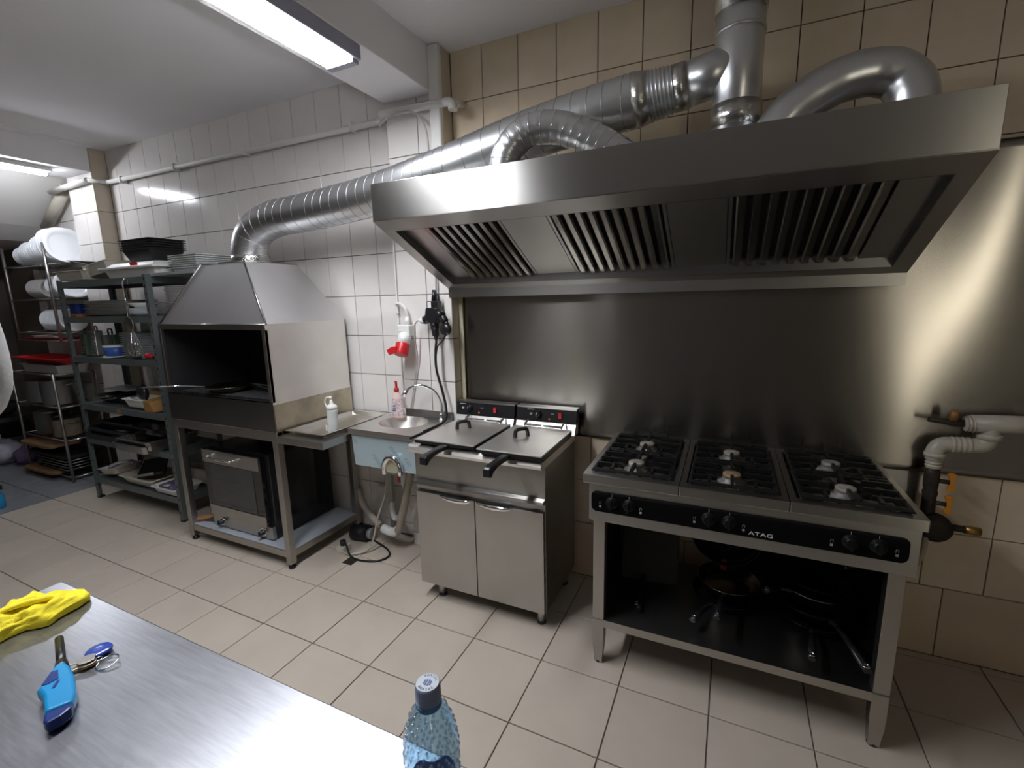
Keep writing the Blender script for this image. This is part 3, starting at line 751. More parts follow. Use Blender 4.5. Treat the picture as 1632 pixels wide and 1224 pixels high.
obj('oven_feet', MB().lathe((OX0+.05, OYF+.06, .112), [(.014, 0), (.014, .01)], 12).lathe((OX1-.05, OYF+.06, .112), [(.014, 0), (.014, .01)], 12).lathe((OX0+.05, OYB-.05, .112), [(.014, 0), (.014, .01)], 12).lathe((OX1-.05, OYB-.05, .112), [(.014, 0), (.014, .01)], 12), 'black_plastic', t)

# ================================================================== HAND SINK
KX0, KX1, KYF, KYB, KZ = -1.875, -1.41, -.445, -.095, .85
t = thing('hand_sink', 'small steel wash basin with film covered front below the wall socket', 'sink', ((KX0+KX1)/2, KYB, .62))
cx, cy, n_ = -1.665, -.225, 40
rect = []
for i in range(n_):
    a = 2*math.pi*i/n_ + math.pi/n_; dx, dy_ = math.cos(a), math.sin(a)
    s_ = min(((KX1-cx) if dx > 0 else (KX0-cx))/dx if abs(dx) > 1e-6 else 9, ((KYB-cy) if dy_ > 0 else (KYF-cy))/dy_ if abs(dy_) > 1e-6 else 9)
    rect.append((cx+dx*s_, cy+dy_*s_))
for c_ in ((KX0, KYF), (KX1, KYF), (KX1, KYB), (KX0, KYB)):
    i = min(range(n_), key=lambda q_: (rect[q_][0]-c_[0])**2 + (rect[q_][1]-c_[1])**2); rect[i] = c_
def circ(r, z, sy=1.): return [(cx + r*math.cos(2*math.pi*i/n_ + math.pi/n_), cy + r*sy*math.sin(2*math.pi*i/n_ + math.pi/n_), z) for i in range(n_)]
tops = [[(x, y, KZ-.030) for x, y in rect], [(x, y, KZ) for x, y in rect]]
mb = MB().rings([tops[0], tops[1]], caps=False, smooth=False)
mb.rings([tops[1], circ(.150, KZ, .84)], caps=False, smooth=False)
obj('sink_deck', mb, 'steel_mid', t)
obj('sink_bowl', MB().rings([circ(.150, KZ, .84), circ(.146, KZ-.006, .84), circ(.132, KZ-.05, .86), (circ(.10, KZ-.10, .88)), circ(.05, KZ-.125, .9), circ(.02, KZ-.13, 1)], caps=False), 'steel_pale', t)
ap = MB(); ap.box(KX0+.015, KYF+.012, .652, KX1-.01, KYF+.015, KZ-.03)
ap_o = obj('front_apron', MB().prism([(KX0+.012, KZ-.03), (KX0+.025, .640), (KX1-.008, .640), (KX1-.008, KZ-.03)], 'y', KYF+.012, KYF+.015), 'film', t, label='steel apron still under pale blue protective film')
pr_ = MB(); random.seed(3)
for cx0, cz0, L_ in ((-1.72, .715, .095), (-1.60, .775, .085), (-1.505, .72, .05), (-1.85, .79, .03)):
    for off in (-.006, .006):
        u = 0
        while u < L_:
            l_ = random.uniform(.004, .009); a = math.radians(-52)
            x = cx0 + u*math.cos(a) - off*math.sin(a); z = cz0 + u*math.sin(a) + off*math.cos(a)
            pr_.add([(x, KYF+.0115, z-.003), (x+l_*.7, KYF+.0115, z-.003-l_*.8), (x+l_*.7+.003, KYF+.0115, z-l_*.8), (x+.003, KYF+.0115, z+.001)], [(0,1,2,3)])
            u += l_ + .004
obj('film_print', pr_, 'film_print', ap_o)
obj('side_panels', MB().box(KX0+.012, KYF+.015, .66, KX0+.015, KYB, KZ-.03).box(KX1-.013, KYF+.015, .66, KX1-.010, KYB, KZ-.03), 'steel_side', t)
obj('back_splash', MB().box(KX0+.13, KYB, KZ-.02, KX1, KYB+.003, KZ+.045), 'steel_dark', t)
rg = MB(); c0 = Vector((-1.575, KYF-.012, .655))
P = [c0 + Vector((.052*math.cos(a), 0, .068*math.sin(a))) for a in [math.pi*i/18 for i in range(19)]]
P = [c0 + Vector((.052, 0, -.025))] + P + [c0 + Vector((-.052, 0, -.03))]
obj('knee_lever', MB().tube(P, .016, 12), 'chrome', t, label='arched chrome ring at the knee push')
obj('knee_cover', MB().prism([(c0.x+.046*math.cos(a), c0.z+.06*math.sin(a)) for a in [math.pi*i/16 for i in range(17)]] + [(c0.x-.046, c0.z-.02), (c0.x+.046, c0.z-.02)], 'y', KYF+.002, KYF-.008), 'yellow_trim', t)
f = thing('tap', 'arched chrome tap standing at the back corner of the basin', 'tap', (-1.468, -.125, KZ))
obj('tap_base', MB().lathe((-1.468, -.125, KZ), [(.022, 0), (.020, .008), (.014, .012), (.014, .04), (.011, .045)], 20), 'chrome', f)
obj('spout', MB().tube([(-1.468, -.125, .89), (-1.466, -.127, .95), (-1.492, -.15, 1.025), (-1.55, -.18, 1.062), (-1.61, -.21, 1.052), (-1.638, -.225, 1.022)], .0085, 12, k=7), 'chrome', f)
obj('spout_tip', MB().cyl((-1.630, -.222, 1.036), (-1.650, -.230, 1.004), .0125, n=16), 'chrome', f)

# ================================================================== FOREGROUND TABLE
TZ = .88
t = thing('prep_table', 'large scratched steel prep table nearest the camera', 'table', (-.1, -2.2, 0))
TX0, TX1, TY0, TY1 = -1.435, 1.9, -2.75, -1.841
tb = MB().box(TX0, TY0, TZ-.04, TX1, TY1, TZ)
obj('table_top', tb, 'steel_table', t, bevel=.003)
for lx in (TX0+.05, TX1-.09):
    for ly in (TY0+.05, TY1-.09): obj('leg', MB().box(lx, ly, 0, lx+.04, ly+.04, TZ-.04), 'steel_leg', t, bevel=.002)
obj('lower_shelf', MB().box(TX0+.06, TY0+.06, .20, TX1-.06, TY1-.06, .23), 'steel_leg', t)

# water bottle
bx, by = -.296, -1.924
t = thing('water_bottle', 'clear blue water bottle with embossed droplets and a pale cap', 'bottle', (bx, by, TZ))
prof = [(.030, .001), (.0325, .006), (.0325, .11), (.0330, .118), (.0325, .130), (.029, .152), (.0225, .170), (.0165, .180), (.0145, .186), (.0145, .192)]
obj('bottle_body', MB().lathe((bx, by, TZ), prof, 48, caps=False), 'pet_clear', t)
bum = MB(); random.seed(11); pr2 = [(h, r) for r, h in prof]
def rad(h):
    for (h0, r0), (h1, r1) in zip(pr2, pr2[1:]):
        if h0 <= h <= h1: return r0 + (r1-r0)*(h-h0)/(h1-h0)
    return r1
h = .062
row = 0
while h < .178:
    r = rad(h); n = int(2*math.pi*r/.0088)
    for i in range(n):
        a = 2*math.pi*(i + .5*(row % 2))/n + random.uniform(-.08, .08); hh = h + random.uniform(-.0012, .0012)
        c = Vector((bx + r*math.cos(a), by + r*math.sin(a), TZ + hh)); nrm = Vector((math.cos(a), math.sin(a), .35 if h > .13 else 0)).normalized()
        u = nrm.cross(Vector((0, 0, 1))).normalized(); w_ = u.cross(nrm)
        s_ = .0021; e = .0030
        rg = [[c + (u*math.cos(q_) * s_ + w_*math.sin(q_) * e) * k + nrm * d for q_ in [2*math.pi*j/7 for j in range(7)]] for k, d in ((1, 0), (.75, .0011), (.25, .0016), (.02, .0017))]
        bum.rings(rg, caps=False)
    h += .0075; row += 1
obj('embossed_droplets', bum, 'pet_bump', t, stuff=True)
lb = []
for i in range(49):
    a = 2*math.pi*i/48; lb.append(.068 + .018*max(0, math.sin(a*1+2.6))**1.5 + .006*math.sin(5*a))
vs = []; fs = []
for i in range(48):
    a = 2*math.pi*i/48; x, y = bx + .0329*math.cos(a), by + .0329*math.sin(a); vs += [(x, y, TZ+.02), (x, y, TZ+lb[i])]
for i in range(48):
    j = (i+1) % 48; fs.append((2*i, 2*j, 2*j+1, 2*i+1))
obj('paper_label', MB().add(vs, fs, True), 'label_blue', t)
cp = obj('screw_cap', MB().lathe((bx, by, TZ+.188), [(.0150, 0), (.0152, .004), (.0148, .019), (.0140, .0215), (.004, .0220)], 40), 'cap_blue', t)
obj('neck_ring', MB().lathe((bx, by, TZ+.181), [(.0155, 0), (.0155, .004), (.0145, .005)], 30), 'pet_blue_ring', t)
obj('cap_disc', MB().lathe((bx, by, TZ+.2096), [(.0136, 0), (.0134, .0006)], 36), 'cap_white', cp)
random.seed(5)
for word, a0, sg in (('BORSEC', 118, -1), ('BORSEC', 268, 1)):
    for i, chh in enumerate(word):
        a = math.radians(a0 + (-1 if sg < 0 else 1)*i*19 - (0 if sg < 0 else 48) + 20)
        M = Matrix.Translation((bx + .0103*math.cos(a), by + .0103*math.sin(a), TZ+.2104)) @ Matrix.Rotation(a - math.pi/2 if sg < 0 else a + math.pi/2, 4, 'Z')
        text('cap_lettering', chh, .0042, 'print_blue', cp, M, extrude=.0001)
em = MB(); 
for (x0, y0, x1, y1) in ((-.0045, -.003, -.0028, .003), (-.0020, -.0045, -.0006, .0045), (.0008, -.0045, .0022, .0045), (.0030, -.003, .0046, .003)): em.box(bx+x0, by+y0, TZ+.2102, bx+x1, by+y1, TZ+.2106)
em.rot(.15, 'Z', (bx, by, 0)); obj('cap_emblem', em, 'print_blue', cp, stuff=True)

# gas lighter
def P3(x, y, z): return Vector((x, y, z))
t = thing('gas_lighter', 'blue gas lighter with black barrel lying on the steel table', 'lighter', (-1.05, -1.98, TZ))
A = P3(-1.160, -1.952, TZ+.012); B = P3(-1.052, -1.990, TZ+.014); Cc = P3(-.915, -2.040, TZ+.014)
ax = (Cc - B).normalized(); sd_ = Vector((-ax.y, ax.x, 0))
def Lp(u, v, z=0): return B + ax*u*.9 + sd_*v*.9 + Vector((0, 0, z))
def outline(pts, z0, z1):
    return [[Lp(u, v, z0) for u, v in pts], [Lp(u, v, z1) for u, v in pts]]
body = [(-.006, .006), (-.006, -.007), (.03, -.024), (.055, -.034), (.068, -.030), (.085, -.026), (.135, -.024), (.140, .012), (.115, .018), (.06, .018), (.02, .013)]
hole = [(.020, -.004), (.018, -.014), (.050, -.027), (.054, -.020), (.050, -.004)]
bd = MB()
rr_ = []
for k, dz in ((.86, -.011), (1, -.006), (1, .006), (.86, .011)):
    cxy = (.07, -.004); rr_.append([Lp(cxy[0] + (u-cxy[0])*(k if k == 1 else .97), cxy[1] + (v-cxy[1])*k, dz) for u, v in body])
bd.rings(rr_, smooth=False)
obj('grip', bd, 'blue_light', t, bevel=.003, seg=3)
obj('trigger_opening', MB().rings([[Lp(u, v, .0095) for u, v in hole], [Lp(u, v, .0122) for u, v in hole]], smooth=False), 'blue_navy', t, label='dark trigger opening')
obj('slot', MB().rings([[Lp(u, v, z) for u, v in ((.055, -.006), (.057, -.002), (.076, -.010), (.073, -.014))] for z in (.0095, .0120)], smooth=False), 'blue_navy', t)
tail = [(.134, -.024), (.139, .0125), (.152, .010), (.163, -.004), (.166, -.022), (.155, -.026)]
obj('fuel_tank', MB().rings([[Lp(u, v, dz) for u, v in tail] for dz in (-.010, .009)], smooth=False), 'blue_navy', t, bevel=.003, label='translucent dark blue tank end')
obj('barrel', MB().tube([A, B + ax*.0], .0068, 16), 'black_plastic', t)
obj('barrel_collar', MB().tube([B - ax*.022, B + ax*.002], lambda a: .0085+.002*a, 16), 'black_plastic', t)
obj('barrel_tip', MB().tube([A - (B-A).normalized()*.004, A], .0058, 14), 'steel_leg', t)

# keys
t = thing('key_bunch', 'bunch of keys with a blue fob and split ring beside the lighter', 'keys', (-1.03, -1.93, TZ))
fc = P3(-1.058, -1.934, TZ+.006)
obj('key_fob', MB().lathe(fc, [(.006, -.004), (.019, -.003), (.0215, 0), (.019, .003), (.006, .004)], 28), 'blue_fob', t)
obj('split_ring', MB().tube([(-1.010 + .0165*math.cos(a), -1.942 + .0165*math.sin(a), TZ+.004+.003*math.sin(a)) for a in [2*math.pi*i/24 for i in range(24)]], .0013, 6, closed=True), 'chrome', t)
obj('link_ring', MB().tube([(-1.032 + .006*math.cos(a), -1.946 + .006*math.sin(a), TZ+.006) for a in [2*math.pi*i/12 for i in range(12)]], .0009, 6, closed=True), 'chrome', t)
for k, (ang, zz) in enumerate(((248, .004), (262, .009), (238, .013))):
    K = MB(); a = math.radians(ang)
    K.prism([(.0, -.008), (.006, -.0115), (.020, -.0115), (.026, -.005), (.026, .005), (.020, .0115), (.006, .0115), (0, .008)], 'z', -.001, .001)
    K.prism([(.026, -.004), (.052, -.004), (.056, 0), (.052, .004), (.048, .002), (.044, .004), (.040, .0015), (.036, .004), (.026, .004)], 'z', -.001, .001)
    K.rot(a, 'Z'); K.move((-1.036, -1.948, TZ+zz-.001))
    obj('key', K, 'key_metal' if k != 2 else 'steel_leg', t, bevel=.0004)

# yellow cloth
t = thing('cleaning_cloth', 'crumpled yellow cleaning cloth at the far corner of the steel table', 'cloth', (-1.35, -1.93, TZ))
from mathutils import noise as NZ
vs = []; fs = []; nu, nv = 46, 34
for j in range(nv+1):
    for i in range(nu+1):
        u, v = i/nu, j/nv; a = u*2*math.pi
        # lobed mound
        ax_ = Vector((-.22, -.975, 0)); bx2 = Vector((.975, -.22, 0))
        R1 = .098*(1+.16*math.sin(2*a+1)+.10*math.sin(5*a)+.05*math.sin(9*a+2)); R2 = .060*(1+.2*math.sin(3*a+.5)+.10*math.sin(7*a))
        th_ = v*math.pi/2; rr1 = math.cos(th_)
        p = Vector((-1.318, -1.958, TZ)) + ax_*R1*math.cos(a)*rr1 + bx2*R2*math.sin(a)*rr1
        nz = NZ.noise(Vector((p.x*28, p.y*42, v*3)))*.5 + NZ.noise(Vector((p.x*60+4, p.y*70, v*6)))*.25
        p.z = TZ + .002 + .036*math.sin(th_)**.75*(1 + .75*nz) + (.006 if v < .15 else 0)*abs(nz)
        p += (ax_*math.cos(a) + bx2*math.sin(a))*nz*.014
        vs.append(p)
for j in range(nv):
    for i in range(nu): fs.append((j*(nu+1)+i, j*(nu+1)+i+1, (j+1)*(nu+1)+i+1, (j+1)*(nu+1)+i))
obj('cloth_mound', MB().add(vs, fs, True), 'yellow_cloth', t)
for k, pts in enumerate((((-1.305, -1.900, .008), (-1.325, -1.938, .022), (-1.318, -1.985, .020), (-1.29, -2.04, .010)), ((-1.375, -1.888, .012), (-1.36, -1.93, .038), (-1.355, -1.98, .036), (-1.34, -2.05, .014)), ((-1.345, -1.872, .010), (-1.335, -1.91, .034), (-1.345, -1.96, .042), (-1.37, -2.01, .03)))):
    obj('fold', MB().tube([(x+.026, y, TZ+z) for x, y, z in pts], lambda a: .010 - .006*abs(2*a-1), 10, k=7, squash=.7), 'yellow_cloth' if k else 'yellow_dark', t)

# white towel hanging over a rail off the left side
t = thing('hanging_towel', 'white towel bulging in from the edge of view above the table', 'towel', (-1.02, -2.02, 1.3))
tw = []
for k in range(15):
    f_ = k/14; z = 1.735 - .385*f_; r = [.012, .022, .034, .046, .056, .064, .071, .078, .083, .087, .089, .088, .082, .064, .03][k]
    tw.append([( -1.040 + r*math.cos(a)*.9, -2.030 + r*.55*math.sin(a)*(1+.06*math.sin(6*a)), z + .010*math.cos(a)*f_) for a in [2*math.pi*i/30 for i in range(30)]])
obj('towel_cloth', MB().rings(tw), 'towel_white', t)
t2 = thing('towel_rail', 'steel rail on a post at the left end of the table holding the towel', 'rail', (-1.16, -2.2, TZ))
obj('rail_bar', MB().tube([(-1.068, -2.0, 1.722), (-1.10, -2.10, 1.73), (-1.16, -2.2, 1.73)], .008, 10), 'steel_leg', t2)
obj('rail_post', MB().cyl((-1.16, -2.2, TZ), (-1.16, -2.2, 1.735), .010, n=12), 'steel_leg', t2)

# ================================================================== WALL / CEILING PIPES, CABLES
t = thing('wall_pipe', 'white painted pipe running along the tiles under the ceiling', 'pipe', (-3.2, -.03, 2.54))
obj('pipe_run', MB().cyl((-4.68, -.030, 2.545), (-1.80, -.030, 2.532), .0165, n=14), 'white_paint', t)
obj('pipe_run', MB().tube([(-1.86, -.032, 2.532), (-1.80, -.06, 2.53), (-1.76, -.118, 2.527), (-1.70, -.124, 2.525), (-1.36, -.124, 2.512)], .0185, 14, k=4), 'white_paint', t)
obj('pipe_elbow', MB().tube([(-1.36, -.124, 2.512), (-1.325, -.124, 2.510), (-1.31, -.124, 2.495), (-1.31, -.124, 2.468)], lambda a: .021 + .003*(a > .7), 14, k=3), 'white_paint', t)
obj('pipe_stub', MB().cyl((-1.315, -.124, 2.505), (-1.315, -.01, 2.53), .018, n=12), 'white_paint', t)
for x in (-4.45, -3.75, -2.98, -2.05):
    obj('pipe_clip', MB().box(x-.008, -.052, 2.512, x+.008, -.0, 2.565), 'white_paint', t, bevel=.003)
t = thing('wall_pipe', 'slanted white pipe against the sloping ceiling at the left corner', 'pipe', (-5.2, -.13, 2.55))
obj('pipe_run', MB().cyl((-5.34, -.135, 2.525), (-4.72, -.140, 2.545), .022, n=14), 'white_paint', t)
obj('pipe_run', MB().cyl((-5.22, -.06, 2.58), (-5.72, -.06, 2.27), .042, n=18), 'white_pipe', t)
obj('pipe_run', MB().cyl((-4.72, -.140, 2.545), (-4.66, -.02, 2.545), .016, n=12), 'white_paint', t)

t = thing('socket_cable', 'thin grey cable arching from the pipe down the pillar to the hanging sockets', 'cable', (-1.56, -.13, 2.4))
obj('cable_run', MB().tube([(-1.83, -.05, 2.50), (-1.74, -.14, 2.48), (-1.64, -.15, 2.50), (-1.53, -.15, 2.488), (-1.47, -.145, 2.42), (-1.455, -.14, 2.30), (-1.462, -.125, 2.05), (-1.470, -.11, 1.75), (-1.474, -.112, 1.57)], .0055, 8, k=6), 'grey_cable', t)
# multi socket
mx, my, mz = -1.475, -.130, 1.475
t = thing('multi_socket', 'black rubber multi outlet hanging on the pillar above the tap', 'outlet', (mx, my, mz))
obj('socket_body', MB().prism([(mx-.035, mz+.02), (mx-.045, mz-.035), (mx-.02, mz-.065), (mx+.02, mz-.065), (mx+.045, mz-.03), (mx+.035, mz+.02)], 'y', my-.04, my+.02), 'black_plastic', t, bevel=.006)
obj('socket_head', MB().box(mx-.034, my-.03, mz+.015, mx+.034, my+.025, mz+.055), 'black_plastic', t, bevel=.005)
obj('rating_label', MB().box(mx-.025, my-.0312, mz+.018, mx-.002, my-.0302, mz+.050), 'print_white', t)
obj('cable_gland', MB().cyl((mx-.003, my, mz+.055), (mx-.003, my+.005, mz+.115), .014, .011, n=14), 'black_plastic', t)
obj('handle_loop', MB().tube([(mx+.015, my, mz+.05), (mx+.013, my, mz+.085), (mx+.028, my, mz+.085), (mx+.030, my, mz+.05)], .004, 8, k=3), 'black_plastic', t)
for hx_, hz_ in ((-.012, -.005), (.012, -.005), (0, -.026)): obj('pin_hole', MB().lathe((mx-.008+hx_*.8, my-.0405, mz+hz_), [(.0035, .001), (.0035, 0)], 8, axis='y'), 'soot', t)
pA = (mx-.03, my-.01, mz-.035); pB = (mx-.085, my-.015, mz-.060)
obj('outlet_branch', MB().cyl(pA, (mx-.062, my-.012, mz-.050), .024, n=16), 'black_plastic', t)
obj('outlet_branch', MB().cyl((mx, my-.01, mz-.055), (mx+.003, my-.012, mz-.098), .026, .024, n=16), 'black_plastic', t)
obj('outlet_branch', MB().cyl((mx+.025, my-.012, mz-.005), (mx+.062, my-.02, mz-.032), .026, .024, n=16), 'black_plastic', t)
def plug(label, p0, p1, m_, cat='plug'):
    q_ = thing('plug', label, cat, p0); a, b_ = Vector(p0), Vector(p1)
    obj('plug_body', MB().cyl(a, a.lerp(b_, .55), .021, .019, n=16), m_, q_, bevel=.002); obj('strain_relief', MB().cyl(a.lerp(b_, .55), b_, .012, .007, n=12), m_, q_)
plug('black plug under the hanging outlet', (mx+.003, my-.012, mz-.098), (mx+.008, my-.012, mz-.165), 'black_plastic')
plug('black plug on the right side of the hanging outlet', (mx+.062, my-.02, mz-.032), (mx+.100, my-.028, mz-.075), 'black_plastic')
plug('pale plug on the left side of the hanging outlet', (mx-.062, my-.012, mz-.050), (mx-.100, my-.016, mz-.048), 'white_plastic')
t = thing('rubber_cover', 'black round outlet cover dangling beside the hanging sockets', 'cap', (mx+.085, my-.035, mz-.095))
obj('cap_disc', MB().lathe((mx+.080, my-.025, mz-.098), [(.020, .012), (.032, .010), (.034, 0), (.032, -.008), (.010, -.012)], 22, axis='y'), 'black_plastic', t)
t = thing('power_cable', 'thick black cable from the hanging outlet down beside the tap to the fryer', 'cable', (mx, my, 1.3))
obj('cable_run', MB().tube([(mx+.008, my-.012, mz-.165), (mx+.004, my-.02, 1.25), (mx+.006, my-.022, 1.15), (-1.438, -.15, 1.033), (-1.412, -.16, .93), (-1.400, -.20, .872), (-1.402, -.35, .862), (-1.408, -.50, .858)], .0072, 10, k=6), 'black_plastic', t)
t = thing('power_cable', 'thin black cable joining the thick one below the right plug', 'cable', (mx, my, 1.2))
obj('cable_run', MB().tube([(mx+.100, my-.028, mz-.075), (mx+.100, my-.03, mz-.10), (mx+.06, my-.03, 1.315), (mx+.018, my-.026, 1.27), (mx+.012, my-.034, 1.16), (-1.430, -.165, 1.03), (-1.405, -.172, .93), (-1.396, -.22, .875), (-1.400, -.40, .868)], .0052, 8, k=6), 'black_plastic', t)
t = thing('plug_cable', 'thin white cable hanging in a curve from the pale plug to the basin', 'cable', (mx-.1, my, 1.3))
obj('cable_run', MB().tube([(mx-.100, my-.016, mz-.048), (mx-.128, my-.018, mz-.075), (mx-.138, my-.012, 1.32), (mx-.150, -.108, 1.20), (mx-.185, -.104, 1.06), (mx-.21, -.104, .96), (mx-.225, -.104, .90)], .0042, 8, k=6), 'grey_cable', t)
# red three phase socket
t = thing('wall_socket', 'white and red industrial wall socket on the pillar above the basin', 'socket', (-1.68, -.09, 1.33))
obj('socket_box', MB().box(-1.722, -.155, 1.335, -1.640, -.09, 1.400), 'white_plastic', t, bevel=.006)
obj('socket_neck', MB().cyl((-1.682, -.135, 1.345), (-1.680, -.165, 1.29), .036, .038, n=22), 'white_plastic', t)
obj('socket_ring', MB().cyl((-1.680, -.165, 1.292), (-1.676, -.195, 1.232), .041, .038, n=24), 'red', t, bevel=.002)
obj('socket_flap', MB().prism([(-1.752, 1.262), (-1.735, 1.235), (-1.68, 1.252), (-1.68, 1.285), (-1.715, 1.282)], 'y', -.228, -.190), 'red', t, bevel=.004)
obj('rating_print', MB().box(-1.712, -.1556, 1.352, -1.690, -.1550, 1.364), 'yellow_trim', t)
obj('cable_gland', MB().cyl((-1.672, -.125, 1.40), (-1.670, -.122, 1.445), .015, .012, n=12), 'white_plastic', t)
t = thing('socket_conduit', 'white cable looping from the conduit strip into the red wall socket', 'cable', (-1.75, -.1, 1.5))
obj('cable_run', MB().tube([(-1.670, -.122, 1.445), (-1.678, -.125, 1.485), (-1.705, -.125, 1.515), (-1.742, -.118, 1.522), (-1.752, -.110, 1.505), (-1.748, -.106, 1.46)], .0085, 10, k=5), 'white_paint', t)
obj('conduit_strip', MB().box(-1.757, -.104, .90, -1.747, -.0935, 2.20), 'white_paint', t)

# ================================================================== UNDER THE SINK
t = thing('drain_pipe', 'thick beige waste pipe slanting from under the basin to the floor bend', 'pipe', (-1.75, -.2, .2))
obj('pipe_run', MB().tube([(-1.665, -.22, .735), (-1.665, -.22, .68)], .025, 16), 'white_pipe', t)
obj('pipe_run', MB().tube([(-1.60, -.235, .66), (-1.665, -.225, .45), (-1.735, -.215, .24), (-1.765, -.21, .16), (-1.80, -.205, .125), (-1.86, -.20, .125)], .0235, 16, k=5), 'grey_hose', t)
obj('pipe_bend', MB().tube([(-1.78, -.207, .145), (-1.82, -.203, .122), (-1.90, -.198, .130)], .0275, 16, k=5), 'white_plastic', t)
obj('waste_hose', MB().tube([(-1.88, -.198, .128), (-1.98, -.185, .17), (-2.08, -.16, .24), (-2.14, -.13, .33)], .021, 16, k=6), 'grey_hose', t)
t = thing('water_valve', 'white plastic valve and pipe with a red tag under the basin', 'valve', (-1.78, -.12, .45))
obj('pipe_run', MB().tube([(-1.755, -.14, .66), (-1.757, -.14, .50), (-1.750, -.14, .30)], .014, 12), 'white_plastic', t)
obj('valve_body', MB().tube([(-1.757, -.14, .52), (-1.757, -.14, .50), (-1.756, -.14, .43), (-1.755, -.14, .41)], lambda a: .022 if .2 < a < .8 else .017, 14), 'white_plastic', t)
obj('valve_tag', MB().box(-1.800, -.150, .435, -1.778, -.145, .505), 'red', t)
t = thing('mixer_fitting', 'old cream plastic fittings and short pipes on the wall below the basin', 'fitting', (-1.98, -.02, .5))
obj('fitting_body', MB().tube([(-2.03, -.035, .565), (-1.99, -.04, .56), (-1.95, -.045, .545), (-1.93, -.05, .48)], .016, 12, k=4), 'cream_plastic', t)
obj('fitting_lever', MB().tube([(-1.96, -.05, .54), (-1.91, -.075, .46), (-1.87, -.075, .455), (-1.85, -.07, .50)], .010, 10, k=4), 'cream_plastic', t)
obj('fitting_stub', MB().tube([(-2.05, -.03, .33), (-1.96, -.04, .325), (-1.93, -.05, .30)], .016, 12, k=4), 'cream_plastic', t)
obj('fitting_stub', MB().tube([(-1.93, -.06, .24), (-1.90, -.10, .22), (-1.84, -.16, .20), (-1.80, -.18, .21)], .017, 12, k=4), 'white_plastic', t)
t = thing('supply_cable', 'thin pale cable dangling from the fittings to the extension block on the floor', 'cable', (-1.9, -.2, .3))
obj('cable_run', MB().tube([(-1.89, -.08, .62), (-1.885, -.14, .50), (-1.865, -.20, .36), (-1.90, -.24, .22), (-1.925, -.27, .08), (-1.96, -.30, .018), (-2.03, -.36, .010), (-2.085, -.36, .012), (-2.10, -.34, .02)], .0055, 8, k=6), 'white_pipe', t)
t = thing('extension_block', 'small pale extension socket lying on the floor under the basin', 'outlet', (-2.12, -.33, 0))
obj('block_body', MB().box(-2.15, -.36, .0, -2.09, -.29, .035), 'cream_plastic', t, bevel=.006)
obj('block_plug', MB().cyl((-2.12, -.325, .035), (-2.12, -.325, .065), .018, n=14), 'black_plastic', t)
t = thing('floor_cable', 'black cable lying in a loop on the floor under the basin', 'cable', (-1.95, -.3, 0))
obj('cable_run', MB().tube([(-2.12, -.325, .068), (-2.08, -.34, .05), (-2.02, -.37, .008), (-1.93, -.385, .007), (-1.83, -.35, .007), (-1.80, -.28, .007), (-1.86, -.22, .007), (-2.0, -.17, .007), (-2.15, -.12, .010)], .0062, 8, k=6), 'black_plastic', t)
t = thing('pump_motor', 'small dark motor lying on the floor against the wall behind the stand leg', 'motor', (-2.1, -.18, 0))
obj('motor_body', MB().tube([(-2.16, -.19, .052), (-2.05, -.17, .052)], .05, 18), 'black_matte', t)
obj('motor_cap', MB().tube([(-2.05, -.17, .052), (-2.02, -.165, .052)], .035, 18), 'grey_plastic', t)
t = thing('floor_drain', 'small dark floor drain grid near the grill stand leg', 'drain', (-1.985, -.405, 0))
obj('drain_grid', MB().box(-2.02, -.44, .0005, -1.95, -.37, .003), 'iron_pipe', t)

# ================================================================== ON THE SIDE SHELF AND BASIN
t = thing('steel_tray', 'shallow rectangular steel tray lying on the side shelf of the grill', 'tray', (-2.05, -.33, .813))
x0, x1, y0, y1, zb, zt = -2.215, -1.925, -.575, -.055, .8145, .838
R0 = [(x0+.03, y0+.03), (x1-.03, y0+.03), (x1-.03, y1-.03), (x0+.03, y1-.03)]; R1 = [(x0+.018, y0+.018), (x1-.018, y0+.018), (x1-.018, y1-.018), (x0+.018, y1-.018)]; R2 = [(x0, y0), (x1, y0), (x1, y1), (x0, y1)]
tr = MB().rings([[(x, y, zb) for x, y in R0], [(x, y, zt) for x, y in R1], [(x, y, zt+.001) for x, y in R2], [(x, y, zt-.002) for x, y in R2], [(x, y, zt-.003) for x, y in R1], [(x, y, zb-.001) for x, y in R0]], smooth=False, caps=False)
tr.f.append([0, 1, 2, 3]); tr.sm.append(False); tr.f.append([23, 22, 21, 20]); tr.sm.append(False)
obj('tray_pan', tr, 'steel_mid', t, bevel=.002)
t = thing('squeeze_bottle', 'translucent white squeeze bottle with capped nozzle standing in the steel tray', 'bottle', (-1.985, -.44, .8155))
c = Vector((-1.985, -.44, .8155))
obj('bottle_body', MB().lathe(c, [(.026, 0), (.030, .004), (.0305, .05), (.029, .115), (.030, .125), (.028, .135)], 28), 'bottle_milk', t)
obj('screw_lid', MB().lathe(c, [(.0295, .133), (.0295, .150), (.024, .156), (.012, .160), (.010, .170), (.005, .195)], 28), 'white_plastic', t)
obj('nozzle_cap', MB().lathe(c, [(.008, .190), (.007, .205), (.003, .208)], 14), 'white_plastic', t)
obj('cap_strap', MB().tube([c+Vector((-.004, 0, .200)), c+Vector((-.030, -.004, .198)), c+Vector((-.042, -.006, .170)), c+Vector((-.032, -.004, .145))], .0035, 8, k=5), 'white_plastic', t)
t = thing('spice_jar', 'tiny jar with an orange lid behind the squeeze bottle', 'jar', (-2.05, -.42, .8155))
obj('jar_body', MB().lathe((-2.045, -.425, .8155), [(.011, 0), (.012, .003), (.012, .030), (.009, .034)], 18), 'clear_lid', t)
obj('jar_lid', MB().lathe((-2.045, -.425, .8495), [(.010, 0), (.010, .012), (.008, .014)], 18), 'orange', t)
